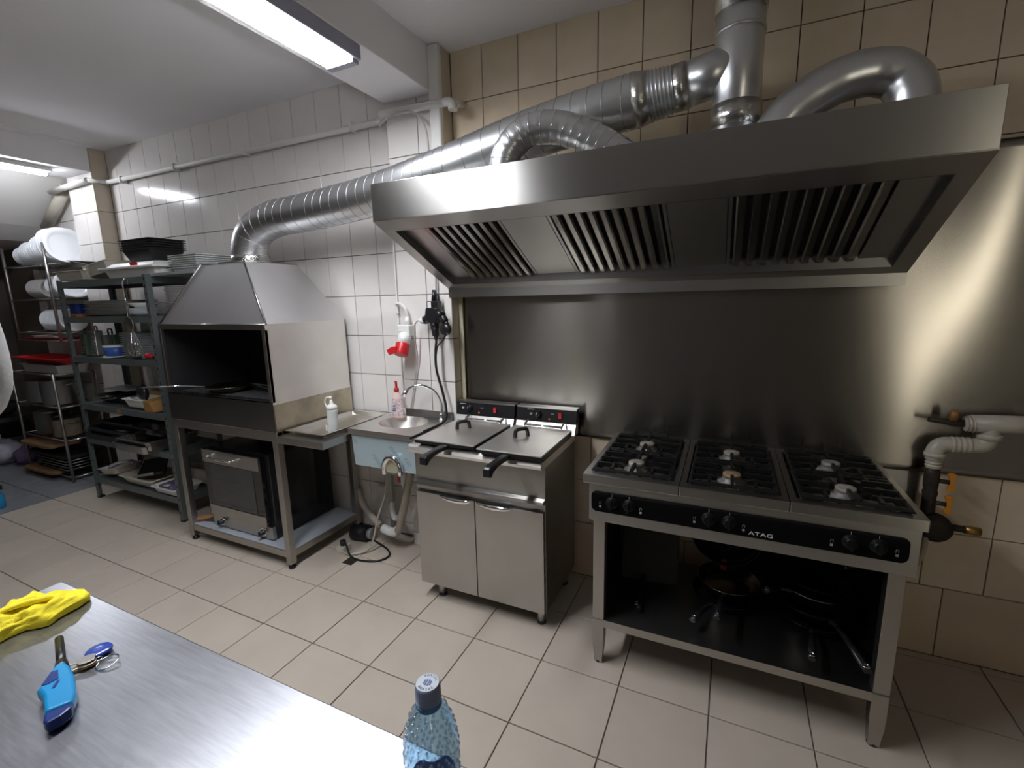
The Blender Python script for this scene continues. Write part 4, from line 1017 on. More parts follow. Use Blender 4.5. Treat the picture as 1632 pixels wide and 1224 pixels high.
# soap
sx, sy = -1.765, -.145
t = thing('soap_bottle', 'pink hand soap bottle with a red pump top standing behind the basin', 'bottle', (sx, sy, KZ))
def oval(rx, ry, z): return [(sx + rx*math.cos(a), sy + ry*math.sin(a), KZ+z) for a in [2*math.pi*i/28 for i in range(28)]]
obj('bottle_body', MB().rings([oval(.040, .022, 0), oval(.043, .024, .004), oval(.043, .024, .04), oval(.038, .022, .09), oval(.029, .019, .130), oval(.017, .015, .148), oval(.014, .014, .156)]), 'soap_pink', t)
obj('paper_label', MB().rings([oval(.0435, .0245, .012), oval(.0435, .0245, .040), oval(.0385, .0228, .090), oval(.0325, .0208, .116)], caps=False), 'soap_label', t)
obj('label_print', MB().box(sx-.018, sy-.0285, KZ+.045, sx+.008, sy-.0255, KZ+.049).box(sx-.016, sy-.0285, KZ+.056, sx+.006, sy-.0255, KZ+.060).box(sx-.012, sy-.0275, KZ+.072, sx+.004, sy-.0245, KZ+.078), 'print_blue', t, stuff=True)
obj('pump_collar', MB().lathe((sx, sy, KZ+.156), [(.015, 0), (.015, .02), (.010, .026)], 20), 'red', t)
obj('pump_nozzle', MB().tube([(sx, sy, KZ+.18), (sx, sy, KZ+.205), (sx+.004, sy-.004, KZ+.215), (sx+.014, sy-.02, KZ+.218)], .007, 12, k=3), 'red', t)

# ================================================================== GAS PIPEWORK at right
gy = -.085
t = thing('gas_supply_pipe', 'taped white supply pipe stepping down to the valves right of the cooker', 'pipe', (.8, gy, 1.0))
obj('pipe_run', MB().tube([(1.6, gy, 1.055), (1.02, gy, 1.047), (.90, gy, 1.041), (.845, gy, 1.038)], .0265, 18), 'white_pipe', t)
obj('pipe_tee', MB().tube([(1.00, gy, 1.0465), (.955, gy, 1.0445), (.84, gy, 1.0385)], .0325, 18), 'white_pipe', t)
obj('pipe_run', MB().tube([(.895, gy, 1.04), (.895, gy, .995), (.888, gy, .968), (.865, gy, .955), (.80, gy, .953), (.765, gy, .948), (.748, gy, .925), (.748, gy, .89)], .028, 18, k=4), 'white_pipe', t)
obj('pipe_collar', MB().tube([(.895, gy, 1.005), (.895, gy, .985)], .036, 18), 'white_pipe', t)
obj('pipe_collar', MB().tube([(.748, gy, .915), (.748, gy, .90)], .033, 18), 'white_pipe', t)
obj('tape_wrap', MB().tube([Vector((.845, gy, .954)).lerp(Vector((.79, gy, .952)), i/16) for i in range(17)], lambda a: .0295 + .0015*math.sin(a*22), 16), 'white_pipe', t)
obj('tape_wrap', MB().tube([Vector((.748, gy, .89)).lerp(Vector((.749, gy, .855)), i/12) for i in range(13)], lambda a: .024 + .0025*math.sin(a*19), 16), 'white_pipe', t)
obj('tape_end', MB().tube([Vector((.845, gy, 1.038)).lerp(Vector((.818, gy, 1.036)), i/10) for i in range(11)], lambda a: .031 - .006*a + .004*math.sin(a*17), 14), 'white_pipe', t)
t = thing('gas_tap', 'dark stub valve with red handle on the open end of the white pipe', 'valve', (.78, gy, 1.045))
obj('valve_stub', MB().tube([(.818, gy, 1.036), (.79, gy, 1.036), (.752, gy, 1.040), (.715, gy, 1.044)], lambda a: .014 if a < .55 else .010, 12), 'iron_pipe', t)
obj('valve_handle', MB().cyl((.782, gy-.01, 1.05), (.784, gy-.02, 1.085), .014, .011, n=12), 'wood', t)
t = thing('gas_valve_column', 'vertical iron fittings with two orange wing valves beside the cooker', 'valve', (.752, gy, .62))
obj('iron_column', MB().tube([(.749, gy, .86), (.749, gy, .835), (.749, gy, .78), (.750, gy, .765), (.750, gy, .755), (.750, gy, .735), (.751, gy, .675), (.752, gy, .66), (.752, gy, .645)], lambda a: .019 + .006*abs(math.sin(a*9.4)), 16), 'iron_pipe', t)
obj('regulator', MB().lathe((.770, gy, .622), [(.02, -.035), (.052, -.025), (.056, 0), (.052, .022), (.02, .035)], 24, axis='y').move((0, -.02, 0)), 'iron_pipe', t)
for z in (.805, .715):
    v_ = obj('valve_stem', MB().cyl((.765, gy-.005, z), (.800, gy-.01, z), .009, n=10), 'iron_pipe', t)
    obj('wing_handle', MB().prism([(-.007, -.008), (-.016, -.034), (-.004, -.039), (.012, -.034), (.008, -.008), (.008, .008), (.012, .034), (-.004, .039), (-.016, .034), (-.007, .008)], 'y', -.006, .006).move((.806, gy-.012, z)), 'orange_valve', t, bevel=.002, label='orange wing handle')
obj('side_outlet', MB().cyl((.815, gy-.02, .63), (.872, gy-.02, .628), .013, n=12), 'iron_pipe', t)
obj('side_outlet_end', MB().cyl((.86, gy-.02, .6285), (.905, gy-.02, .626), .0155, .017, n=12), 'brass', t)
obj('hose_tail', MB().tube([(.745, gy-.03, .585), (.730, gy-.08, .55), (.70, gy-.12, .50)], .010, 10, k=4), 'yellow_trim', t)
t = thing('lit_tile_patch', 'pale patch standing in for the lit tiles between cooker and valves', 'wall panel', (.60, -.004, .74))
obj('plate', MB().box(.44, -.006, .60, .735, -.003, .806), 'steel_side', t)  # thin pale sheet added to show the lit tiles under the wall sheet

# ================================================================== PANS under the cooker
def pan(label, c, r, hgt, ang, hl, tilt=0, m_='black_enamel', inner='black_gloss', grp=None, hm='black_plastic', tiltax='X', rim='steel_leg', hz=None):
    t = thing('frying_pan', label, 'pan', c, grp); c = Vector(c)
    P = MB().lathe((0, 0, 0), [(r*.72, 0), (r*.80, .002), (r*.97, hgt-.004), (r, hgt), (r*.985, hgt), (r*.95, hgt-.006), (r*.77, .006), (r*.70, .005)], 40, caps=False)
    P.rings([[(r*.72*math.cos(a), r*.72*math.sin(a), 0) for a in [2*math.pi*i/40 for i in range(40)]], [(.001*math.cos(a), .001*math.sin(a), 0) for a in [2*math.pi*i/40 for i in range(40)]]], caps=False)
    P.rings([[(r*.71*math.cos(a), r*.71*math.sin(a), .0052) for a in [2*math.pi*i/40 for i in range(40)]], [(.001*math.cos(a), .001*math.sin(a), .0052) for a in [2*math.pi*i/40 for i in range(40)]]], caps=False)
    Hn = MB().tube([(r*.93, 0, hgt-.012), (r+.03, 0, hgt+.004), (r+.06, 0, hgt+.010)], .007, 8)
    Hg = MB().tube([(r+.045, 0, hgt+.008), (r+.10, 0, hgt+.014), (r+hl, 0, hgt+.012)], lambda a: .0095 + .003*a, 10, squash=.7)
    He = MB().tube([(r+hl-.012 + .009*math.cos(a), .009*math.sin(a), hgt+.022) for a in [2*math.pi*i/12 for i in range(12)]], .0022, 6, closed=True)
    for M_, nm, mt in ((P, 'pan_body', m_), (Hn, 'handle_bracket', rim), (Hg, 'pan_handle', hm), (He, 'hanging_ring', 'chrome')):
        if ang: M_.rot(ang, 'Z')
        if tilt: M_.rot(tilt, tiltax)
        zmin = 0
        M_.move(c); obj(nm, M_, mt, t)
    return t
S = .2135
pan('black frying pan lying flat under the tilted wok on the cooker shelf', (.05, -.26, S), .135, .045, math.radians(-112), .17)
pan('steel sided pan stacked on the black pan with a red handle tab', (.06, -.25, S+.050), .125, .05, math.radians(-97), .20, m_='pan_steel')
t = thing('wok', 'large black wok leaning upright at the back of the cooker shelf', 'pan', (.05, -.14, S))
W = MB().lathe((0, 0, 0), [(.004, 0), (.06, .006), (.11, .028), (.142, .062), (.150, .085), (.146, .085), (.138, .062), (.106, .032), (.058, .011), (.004, .006)], 40, caps=False)
W.rot(math.radians(66), 'X'); W.move((.045, -.115, S+.255)); obj('wok_bowl', W, 'black_enamel', t)
obj('wok_knob', MB().lathe((0, 0, 0), [(.010, 0), (.013, .012), (.008, .02)], 14).rot(math.radians(66), 'X').move((.055, -.128, S+.255)), 'chrome', t)
obj('handle_tab', MB().box(.030, -.225, S+.115, .052, -.215, S+.165), 'red_dark', t, bevel=.003, label='red handle tab')
pan('black pan lowest in the stack at the right of the cooker shelf', (.375, -.26, S), .150, .050, math.radians(-98), .19)
pan('black pan amid the right stack, its long handle over the shelf edge', (.385, -.26, S+.055), .145, .045, math.radians(-78), .26)
pan('shiny steel pan near the top of the right stack with splashes', (.385, -.25, S+.105), .140, .055, math.radians(-140), .12, m_='pan_steel')
pan('black pan crowning the right stack on the cooker shelf', (.39, -.235, S+.165), .150, .032, math.radians(40), .10)
t = thing('griddle_plate', 'black square griddle leaning at the back left of the cooker shelf', 'griddle', (-.27, -.2, S))
G = MB().box(-.13, 0, 0, .13, .018, .26); G.rot(math.radians(-22), 'X'); G.rot(.1, 'Z'); G.move((-.27, -.28, S+.008))
obj('griddle', G, 'cast_iron', t, bevel=.012)
obj('griddle_handle', MB().tube([(-.29, -.30, S+.05), (-.285, -.42, S+.02), (-.275, -.50, S+.016)], .011, 10, k=3), 'black_plastic', t)
obj('hanging_ring', MB().tube([(-.287+.010*math.cos(a), -.48+.010*math.sin(a), S+.03) for a in [2*math.pi*i/12 for i in range(12)]], .002, 6, closed=True), 'chrome', t)

# pan in the grill
t = thing('skillet', 'steel skillet in the grill opening with a long bright handle sticking out', 'pan', (-2.76, -.50, 1.008))
c = (-2.80, -.47, 1.008); r = .13
obj('pan_body', MB().lathe(c, [(r*.6, 0), (r*.7, .002), (r*.95, .032), (r, .038), (r*.97, .038), (r*.68, .006), (.001, .005)], 36), 'pan_steel', t)
obj('pan_handle', MB().tube([(-2.915, -.53, 1.038), (-3.02, -.585, 1.046), (-3.22, -.635, 1.040), (-3.40, -.655, 1.026)], lambda a: .0085, 10, k=4, squash=.6), 'chrome', t)
t = thing('tongs', 'pair of dark steel tongs lying on the grill bars', 'tongs', (-2.6, -.4, 1.008))
obj('tong_arm', MB().tube([(-2.68, -.40, 1.05), (-2.50, -.36, 1.03), (-2.33, -.35, 1.015)], .007, 8, k=3, squash=.5), 'steel_leg', t)
obj('tong_arm', MB().tube([(-2.68, -.40, 1.05), (-2.52, -.41, 1.025), (-2.34, -.44, 1.015)], .007, 8, k=3, squash=.5), 'steel_leg', t)
# things beside the oven
t = thing('basting_brush', 'orange wooden handled brush lying beside the oven on the stand shelf', 'brush', (-3.08, -.5, .112))
obj('brush_handle', MB().tube([(-3.17, -.585, .128), (-3.10, -.53, .135), (-3.04, -.46, .150)], lambda a: .016 - .004*a, 12, k=3), 'wood', t)
obj('brush_head', MB().box(-3.05, -.46, .113, -3.015, -.40, .155), 'brown_board', t, bevel=.004)
t = thing('white_jug', 'white plastic jug with curved handle behind the brush left of the oven', 'jug', (-3.08, -.33, .112))
obj('jug_body', MB().lathe((-3.085, -.34, .112), [(.045, 0), (.05, .01), (.052, .12), (.045, .15)], 24), 'white_plastic', t)
obj('jug_handle', MB().tube([(-3.10, -.385, .235), (-3.12, -.44, .23), (-3.125, -.455, .18), (-3.10, -.39, .14)], .009, 10, k=4), 'white_plastic', t)
t = thing('steel_rack_insert', 'dark wire insert lying flat beside the oven', 'rack', (-3.09, -.45, .112))
for yy in (-.56, -.53, -.50): obj('wire', MB().cyl((-3.17, yy, .116), (-3.03, yy+.03, .116), .003, n=8), 'black_matte', t)

# ================================================================== BOLTLESS SHELF UNIT
UX0, UX1, UYF, UYB = -4.645, -3.490, -.480, -.130
t = thing('shelving_unit', 'grey green metal shelving unit with six loaded shelves between grill and column', 'shelf', ((UX0+UX1)/2, -.3, 0))
SZ = [1.735, 1.475, 1.172, .795, .515, .178]
for k, z in enumerate(SZ):
    s_ = obj('shelf', MB().box(UX0+.004, UYF+.004, z-.012, UX1-.004, UYB-.004, z-.006), 'shelf_paint', t)
    obj('shelf_beam', MB().box(UX0+.004, UYF, z-.046, UX1-.004, UYF+.006, z), 'shelf_paint', s_, bevel=.001)
    obj('shelf_beam', MB().box(UX0+.004, UYB-.006, z-.046, UX1-.004, UYB, z), 'shelf_paint', s_)
    obj('shelf_beam', MB().box(UX1-.006, UYF+.006, z-.046, UX1, UYB-.006, z), 'shelf_paint', s_)
    obj('shelf_beam', MB().box(UX0, UYF+.006, z-.046, UX0+.006, UYB-.006, z), 'shelf_paint', s_)
for lx, dx in ((UX0-.004, 1), (UX1+.004, -1)):
    for ly, dy_ in ((UYF-.004, 1), (UYB+.004, -1)):
        pm = MB(); pm.prism([(lx, ly), (lx+dx*.036, ly), (lx+dx*.036, ly+dy_*.003), (lx+dx*.003, ly+dy_*.003), (lx+dx*.003, ly+dy_*.036), (lx, ly+dy_*.036)], 'z', .012, SZ[0]+.012)
        po = obj('post', pm, 'shelf_paint', t)
        hl = MB()
        for i in range(34):
            z = .06 + i*.05
            hl.box(lx+dx*.013, ly-dy_*.0006, z, lx+dx*.022, ly-dy_*.0002, z+.018)
        if dy_ > 0: obj('post_holes', hl, 'soot', po, stuff=True)
        obj('post_foot', MB().box(lx-dx*.002, ly-dy_*.002, 0, lx+dx*.038, ly+dy_*.038, .014), 'black_plastic', po)

def pan_tray(label, cat, x0, x1, y0, y1, z, h, m_, name='food_tray', inset=.03, rim=.012, group=None, rz=0, tilt=None, lid=None):
    cx, cy = (x0+x1)/2, (y0+y1)/2
    t = thing(name, label, cat, (cx, cy, z), group)
    def R(i): return [(x0+i, y0+i), (x1-i, y0+i), (x1-i, y1-i), (x0+i, y1-i)]
    def oct_(i, zz, c=.02):
        a0, a1, b0, b1 = x0+i, x1-i, y0+i, y1-i
        return [(a0+c, b0, zz), (a1-c, b0, zz), (a1, b0+c, zz), (a1, b1-c, zz), (a1-c, b1, zz), (a0+c, b1, zz), (a0, b1-c, zz), (a0, b0+c, zz)]
    mb = MB(); mb.rings([oct_(inset, z), oct_(rim, z+h), oct_(0, z+h), oct_(0, z+h+.004), oct_(rim+.004, z+h+.004), oct_(inset+.004, z+.004)], smooth=False, caps=False)
    n = len(mb.v); mb.f.append(list(range(0, 8))[::-1]); mb.sm.append(False); mb.f.append(list(range(n-8, n))); mb.sm.append(False)
    if rz: mb.rot(rz, 'Z', (cx, cy, z))
    if tilt: mb.rot(tilt[0], tilt[1], (cx, cy, z)); mb.move((0, 0, tilt[2]))
    obj('tray_shell', mb, m_, t)
    return t
def plate_stack(label, x, y, z, r, n, m_, group, dz=.011, square=False, sq_ry=None, cat='plate'):
    proto = None
    for i in range(n):
        if proto is None:
            if square:
                ry = sq_ry or r
                def rr(k, kk): return [(math.copysign(abs(math.cos(a))**.35, math.cos(a))*r*k, math.copysign(abs(math.sin(a))**.35, math.sin(a))*ry*k, kk) for a in [2*math.pi*j/28 for j in range(28)]]
                mb = MB().rings([rr(.55, 0), rr(.62, 0), rr(.98, .016), rr(1, .019), rr(.97, .019), rr(.60, .004)], caps=True)
            else: mb = MB().lathe((0, 0, 0), [(r*.55, 0), (r*.62, 0), (r*.98, .016), (r, .019), (r*.97, .019), (r*.60, .004), (.001, .004)], 30)
            o = obj('plate', mb, m_, at=(0, 0, 0)); proto = o
        else: o = proto.copy(); COL.objects.link(o)
        o.location = (x + random.uniform(-.003, .003), y + random.uniform(-.003, .003), z + i*dz); o.rotation_euler = (0, 0, random.uniform(-.04, .04))
        tag(o, nth(i, n) + ' ' + label, cat, group)
ORD = ['lowest', 'second lowest', 'third from bottom', 'fourth from bottom', 'fifth from bottom', 'sixth from bottom', 'seventh from bottom', 'eighth from bottom', 'ninth from bottom', 'tenth from bottom', 'eleventh from bottom', 'twelfth from bottom', 'thirteenth from bottom', 'fourteenth from bottom', 'fifteenth from bottom']
def nth(i, n): return 'topmost' if i == n-1 else ORD[i]
NEAR = ['nearest', 'second', 'third', 'fourth', 'fifth', 'sixth', 'seventh', 'eighth', 'ninth', 'tenth', 'eleventh', 'twelfth', 'thirteenth', 'fourteenth']
random.seed(21)
Z = SZ[0] + .001
pan_tray('cream plastic tray with dark tray inside at the left end of the top shelf', 'tray', -4.74, -4.30, -.47, -.22, Z+.012, .062, 'cream_plastic')
pan_tray('flat black tray tilted behind the cream tray on the top shelf', 'tray', -4.62, -4.28, -.42, -.16, Z+.08, .035, 'black_plastic', tilt=(.16, 'Y', .02))
pan_tray('grey cream tray tilted against the column on the top shelf', 'tray', -4.36, -4.02, -.44, -.16, Z+.03, .07, 'cream_plastic', tilt=(-.12, 'Y', .015))
t = thing('lidded_container', 'long white lidded food box with a red sticker on the top shelf', 'container', (-3.75, -.32, Z))
def rbox(x0, x1, y0, y1, z0, z1, i0, i1):
    def o_(i, z, c=.03): return [(x0+i+c, y0+i, z), (x1-i-c, y0+i, z), (x1-i, y0+i+c, z), (x1-i, y1-i-c, z), (x1-i-c, y1-i, z), (x0+i+c, y1-i, z), (x0+i, y1-i-c, z), (x0+i, y0+i+c, z)]
    return MB().rings([o_(i0, z0), o_(i1, z1)], smooth=False)
obj('container_body', rbox(-4.04, -3.37, -.475, -.17, Z, Z+.055, .03, .01), 'white_plastic', t, bevel=.004)
obj('container_lid', rbox(-4.06, -3.35, -.49, -.155, Z+.055, Z+.070, 0, 0), 'white_plastic', t, bevel=.004)
obj('lid_dome', rbox(-4.02, -3.39, -.465, -.18, Z+.070, Z+.100, 0, .035), 'white_plastic', t, bevel=.004)
obj('sticker', MB().prism(rrect(-3.66, -3.58, Z+.074, Z+.094, .009), 'y', -.472, -.465), 'red', t)
for i in range(5):
    r_ = pan_tray(nth(i, 5) + ' black takeaway tub nested on the white box', 'container', -3.88, -3.50, -.42, -.17, Z+.100+i*.016, .085, 'black_plastic', name='takeaway_tub', inset=.045, rim=.010, group='nested black tubs on the white box')
for i in range(7):
    r_ = pan_tray(nth(i, 7) + ' clear pale lid at the right end of the top shelf', 'lid', -3.345, -3.02, -.42, -.12, Z+.02+i*.013, .020, 'clear_lid', name='flat_tray', inset=.02, group='pale lids at the right end of the top shelf')
t = thing('lid_board', 'thin grey board the pale lid pile stands on', 'board', (-3.25, -.3, Z))
obj('board', MB().box(-3.47, -.45, Z+.001, -3.02, -.11, Z+.017), 'grey_plastic', t)
# shelf 2
Z = SZ[1] + .001
plate_stack('grey oval plate of the big pile on the second shelf', -4.20, -.30, Z, .27, 10, 'plates_grey', 'big grey plate pile on the second shelf', square=True, sq_ry=.15, dz=.0105)
plate_stack('small white plate of the low pile on the second shelf', -3.80, -.36, Z, .10, 4, 'porcelain', 'low white plate pile on the second shelf')
plate_stack('pale plate of the tall pile beside the grill hood', -3.38, -.32, Z+.02, .105, 15, 'plates_grey', 'tall pale plate pile on the second shelf', dz=.011)
t = thing('foam_bowl', 'white foam bowl on top of the low white plates', 'bowl', (-3.80, -.36, Z+.055))
obj('bowl_shell', MB().lathe((-3.80, -.36, Z+.054), [(.04, 0), (.09, .035), (.094, .035), (.045, .003)], 20, caps=False), 'white_plastic', t)
pan_tray('dark blue plastic tray at the left end of the second shelf', 'tray', -4.64, -4.49, -.46, -.20, Z+.016, .075, 'blue_navy', inset=.01)
pan_tray('orange plate edge below the dark blue tray', 'tray', -4.63, -4.47, -.47, -.22, Z, .010, 'orange', inset=.01)
# shelf 3
Z = SZ[2] + .001
def grater(label, x, y, w, h, m_):
    t = thing('box_grater', label, 'grater', (x, y, Z))
    def o_(s_, z): return [(x-w*s_, y-w*.8*s_, z), (x+w*s_, y-w*.8*s_, z), (x+w*s_, y+w*.8*s_, z), (x-w*s_, y+w*.8*s_, z)]
    obj('grater_body', MB().rings([o_(1, Z), o_(.72, Z+h)], smooth=False), m_, t, bevel=.003)
    hm = MB()
    for i in range(7):
        zz = Z + .02 + i*(h-.04)/7; hm.box(x-w*.55, y-w*.8-.002, zz, x+w*.55, y-w*.68, zz+.008)
    obj('grater_slots', hm, 'steel_leg', t, stuff=True)
    obj('grater_handle', MB().tube([(x-w*.4, y, Z+h), (x-w*.4, y, Z+h+.03), (x+w*.4, y, Z+h+.03), (x+w*.4, y, Z+h)], .006, 8, k=3), m_, t)
grater('tall olive green grater at the left end of the third shelf', -4.56, -.40, .040, .17, 'green_dark')
grater('pale steel box grater beside the green one on the third shelf', -4.47, -.37, .045, .19, 'zinc')
t = thing('storage_box', 'dark green square canister behind the graters', 'container', (-4.33, -.26, Z))
obj('box_body', MB().box(-4.42, -.36, Z, -4.27, -.19, Z+.155), 'green_dark', t, bevel=.008)
obj('box_handle', MB().tube([(-4.32, -.36, Z+.155), (-4.32, -.36, Z+.20), (-4.27, -.36, Z+.20), (-4.27, -.36, Z+.16)], .006, 8, k=3), 'black_plastic', t)
t = thing('margarine_tub', 'round blue and white tub standing on a white lid on the third shelf', 'tub', (-4.17, -.40, Z))
obj('tub_body', MB().lathe((-4.17, -.40, Z+.008), [(.060, 0), (.066, .01), (.072, .075)], 28), 'blue_tub', t)
obj('tub_band', MB().lathe((-4.17, -.40, Z+.008), [(.0735, .066), (.0745, .070), (.074, .078), (.070, .079)], 28), 'white_plastic', t)
obj('base_lid', MB().lathe((-4.17, -.40, Z), [(.085, 0), (.088, .004), (.080, .008)], 28), 'white_plastic', t)
for i in range(12):
    pan_tray(nth(i, 12) + ' grey lid of the tall pile on the third shelf', 'lid', -4.03, -3.79, -.44, -.20, Z+i*.0145, .017, 'grey_plastic', name='takeaway_tray', inset=.012, group='tall grey lid pile on the third shelf')
pan_tray('clear shallow tray behind the blue tub', 'tray', -4.12, -3.98, -.32, -.16, Z, .085, 'clear_lid')
for (x, y, z, m_, lb) in ((-3.86, -.44, Z, 'red_dark', 'red pepper shaped clip left of the whisk'), (-3.82, -.455, Z, 'black_plastic', 'black round knob left of the whisk'), (-3.66, -.45, Z, 'red', 'flat red scoop right of the whisk')):
    t = thing('kitchen_clip', lb, 'utensil', (x, y, z))
    obj('clip_body', MB().tube([(x-.03, y, z+.02), (x, y, z+.028), (x+.04, y+.01, z+.018)], lambda a: .010 + .008*math.sin(math.pi*a), 10, k=3), m_, t)
    obj('clip_grip', MB().cyl((x+.03, y+.005, z+.018), (x+.06, y+.01, z+.012), .007, n=8), 'black_plastic', t)
# hanging whisk + ladle on the front of the unit
hx, hy = -3.70, -.505
t = thing('whisk', 'steel balloon whisk hanging head down from the shelving unit', 'whisk', (hx, hy, 1.5))
obj('whisk_handle', MB().tube([(hx-.01, hy, 1.66), (hx-.005, hy, 1.50), (hx, hy, 1.415)], .007, 10), 'chrome', t)
for i in range(6):
    a = math.pi*i/6; ca_, sa_ = math.cos(a), math.sin(a)
    obj('whisk_wire', MB().tube([(hx + ca_*r_, hy + sa_*r_*.6, z) for r_, z in ((.004, 1.415), (.030, 1.34), (.055, 1.265), (.040, 1.215), (0, 1.20), (-.040, 1.215), (-.055, 1.265), (-.030, 1.34), (-.004, 1.415))], .0016, 6, k=4), 'chrome', t)
t = thing('skimmer', 'round steel skimmer hanging beside the whisk on the shelving unit', 'ladle', (hx, hy, 1.5))
obj('skimmer_handle', MB().tube([(hx+.025, hy-.02, 1.70), (hx+.03, hy-.02, 1.56), (hx+.03, hy-.022, 1.47)], .004, 8), 'chrome', t)
obj('skimmer_disc', MB().lathe((hx+.03, hy-.022, 1.42), [(.005, .010), (.045, .004), (.050, -.004), (.045, 0), (.005, .006)], 24, axis='y'), 'steel_leg', t)
obj('hanging_hook', MB().tube([(hx+.025, hy-.02, 1.70), (hx+.02, hy, 1.725), (hx+.01, hy+.02, 1.72), (hx+.005, hy+.02, 1.69)], .003, 8, k=3), 'chrome', t)
t = thing('glass_jar', 'small pale glass jar standing behind the skimmer on the third shelf', 'jar', (-3.90, -.2, Z))
obj('jar_body', MB().lathe((-3.925, -.30, Z+.185), [(.03, 0), (.034, .004), (.034, .04), (.028, .048)], 18), 'clear_lid', t)
obj('jar_lid', MB().lathe((-3.925, -.30, Z+.233), [(.030, 0), (.030, .012)], 18), 'white_plastic', t)
# shelf 4
Z = SZ[3] + .001
t = pan_tray('white foam tray with orange food wrap at the right of the fourth shelf', 'tray', -4.07, -3.78, -.475, -.30, Z+.012, .060, 'white_plastic')
t = thing('paper_packet', 'open brown paper packet holding the white foam tray', 'packet', (-3.9, -.38, Z))
obj('packet_sheet', MB().hexa([(-4.05, -.30, Z+.002), (-3.66, -.47, Z+.002), (-3.62, -.30, Z+.002), (-4.0, -.20, Z+.002)], [(-4.06, -.27, Z+.012), (-3.66, -.475, Z+.012), (-3.62, -.30, Z+.012), (-4.0, -.18, Z+.012)]), 'cardboard', t)
obj('packet_side', MB().hexa([(-3.765, -.475, Z), (-3.66, -.47, Z), (-3.66, -.31, Z), (-3.765, -.31, Z)], [(-3.770, -.478, Z+.078), (-3.70, -.475, Z+.070), (-3.69, -.30, Z+.090), (-3.77, -.30, Z+.095)]), 'cardboard', t)
obj('packet_back', MB().box(-4.06, -.298, Z+.01, -3.77, -.29, Z+.105), 'cardboard', t)
t = thing('price_sticker', 'small yellow sticker on the front beam of the fourth shelf', 'sticker', (-4.10, UYF, .775))
obj('sticker_face', MB().box(-4.125, UYF-.002, .757, -4.08, UYF-.0002, .785), 'cardboard', t)
t = thing('black_ladle', 'black ladle lying with its round bowl at the right of the fourth shelf', 'ladle', (-3.8, -.45, .95))
obj('ladle_bowl', MB().lathe((-3.83, -.44, .925), [(.005, -.03), (.045, -.018), (.060, .012), (.056, .012), (.040, -.012), (.005, -.022)], 24, axis='y', caps=False), 'black_plastic', t)
obj('ladle_handle', MB().tube([(-3.885, -.43, .90), (-4.10, -.40, .865), (-4.35, -.36, .83)], .008, 8, k=3), 'black_plastic', t)
t = thing('black_ladle', 'black long handled spoon slanting across the fourth shelf', 'spoon', (-4.1, -.38, Z+.05))
obj('spoon_handle', MB().tube([(-3.98, -.34, .93), (-4.08, -.36, .905), (-4.30, -.40, .855)], lambda a: .006 + .012*(a < .25), 8, k=4, squash=.5), 'black_plastic', t)
obj('spoon_end', MB().tube([(-4.30, -.40, .855), (-4.36, -.41, .845)], .009, 8), 'black_plastic', t)
t = thing('steel_tongs', 'steel tongs and peeler pile at the left of the fourth shelf', 'tongs', (-4.4, -.42, Z))
obj('tong_arm', MB().tube([(-4.56, -.43, Z+.02), (-4.44, -.44, Z+.05), (-4.30, -.44, Z+.07)], .006, 8, k=3), 'chrome', t)
obj('tong_arm', MB().tube([(-4.52, -.40, Z+.02), (-4.42, -.42, Z+.03), (-4.28, -.40, Z+.05)], .006, 8, k=3), 'steel_leg', t)
pan_tray('dark cutlery tray at the left of the fourth shelf', 'tray', -4.60, -4.16, -.40, -.16, Z, .055, 'black_matte')
t = thing('stacked_tray', 'flat grey tray behind the spoon on the fourth shelf', 'tray', (-4.4, -.25, Z+.06))
obj('tray_sheet', MB().box(-4.62, -.34, Z+.09, -4.25, -.16, Z+.098), 'grey_plastic', t, bevel=.003)
# shelf 5
Z = SZ[4] + .001
for k, (x0, x1, zz, y0, lb) in enumerate(((-4.66, -4.00, 0, -.50, 'lowest wide black baking tin on the fifth shelf'), (-4.60, -3.90, .048, -.49, 'middle wide black baking tin on the fifth shelf'), (-4.50, -3.62, .095, -.46, 'top wide black baking tin on the fifth shelf'))):
    pan_tray(lb, 'tin', x0, x1, y0, -.15, Z+zz, .045, 'black_enamel', name='baking_tin', inset=.012, rim=.006)
pan_tray('steel gastronorm pan jutting from the fifth shelf', 'pan', -4.02, -3.62, -.60, -.20, SZ[4]+.004, .055, 'steel_side', name='gastro_pan', inset=.02, rim=.010)
pan_tray('second steel pan nested in the jutting gastronorm pan', 'pan', -4.00, -3.60, -.585, -.20, SZ[4]+.025, .062, 'steel_leg', name='gastro_pan', inset=.022, rim=.012)
# shelf 6
Z = SZ[5] + .001
pan_tray('small white foam tray with a cloth at the left of the bottom shelf', 'tray', -4.63, -4.36, -.47, -.26, Z+.006, .050, 'cream_plastic', tilt=(-.14, 'Y', .02))
t = thing('rubber_glove', 'crumpled pale rubber glove lying on the small foam tray', 'glove', (-4.4, -.38, Z+.08))
obj('glove_palm', MB().tube([(-4.50, -.42, Z+.085), (-4.42, -.39, Z+.12), (-4.36, -.36, Z+.13)], lambda a: .028 - .008*a, 12, k=4, squash=.6), 'cloth_pale', t)
for i in range(4): obj('glove_finger', MB().tube([(-4.37, -.37+i*.012, Z+.13), (-4.33, -.38+i*.02, Z+.145-.01*i), (-4.30, -.38+i*.026, Z+.12)], .008, 8, k=3), 'cloth_pale', t)
pan_tray('large cream foam tray in the middle of the bottom shelf', 'tray', -4.28, -3.84, -.49, -.22, Z+.004, .062, 'cream_plastic', inset=.045)
t = thing('cutting_tray', 'black square pan lid leaning in the large cream tray', 'lid', (-4.05, -.35, Z+.03))
obj('lid_plate', MB().box(-.17, -.006, -.02, .15, .006, .14).rot(-.25, 'Y').rot(-.5, 'X').move((-4.05, -.36, Z+.055)), 'black_enamel', t, bevel=.005)
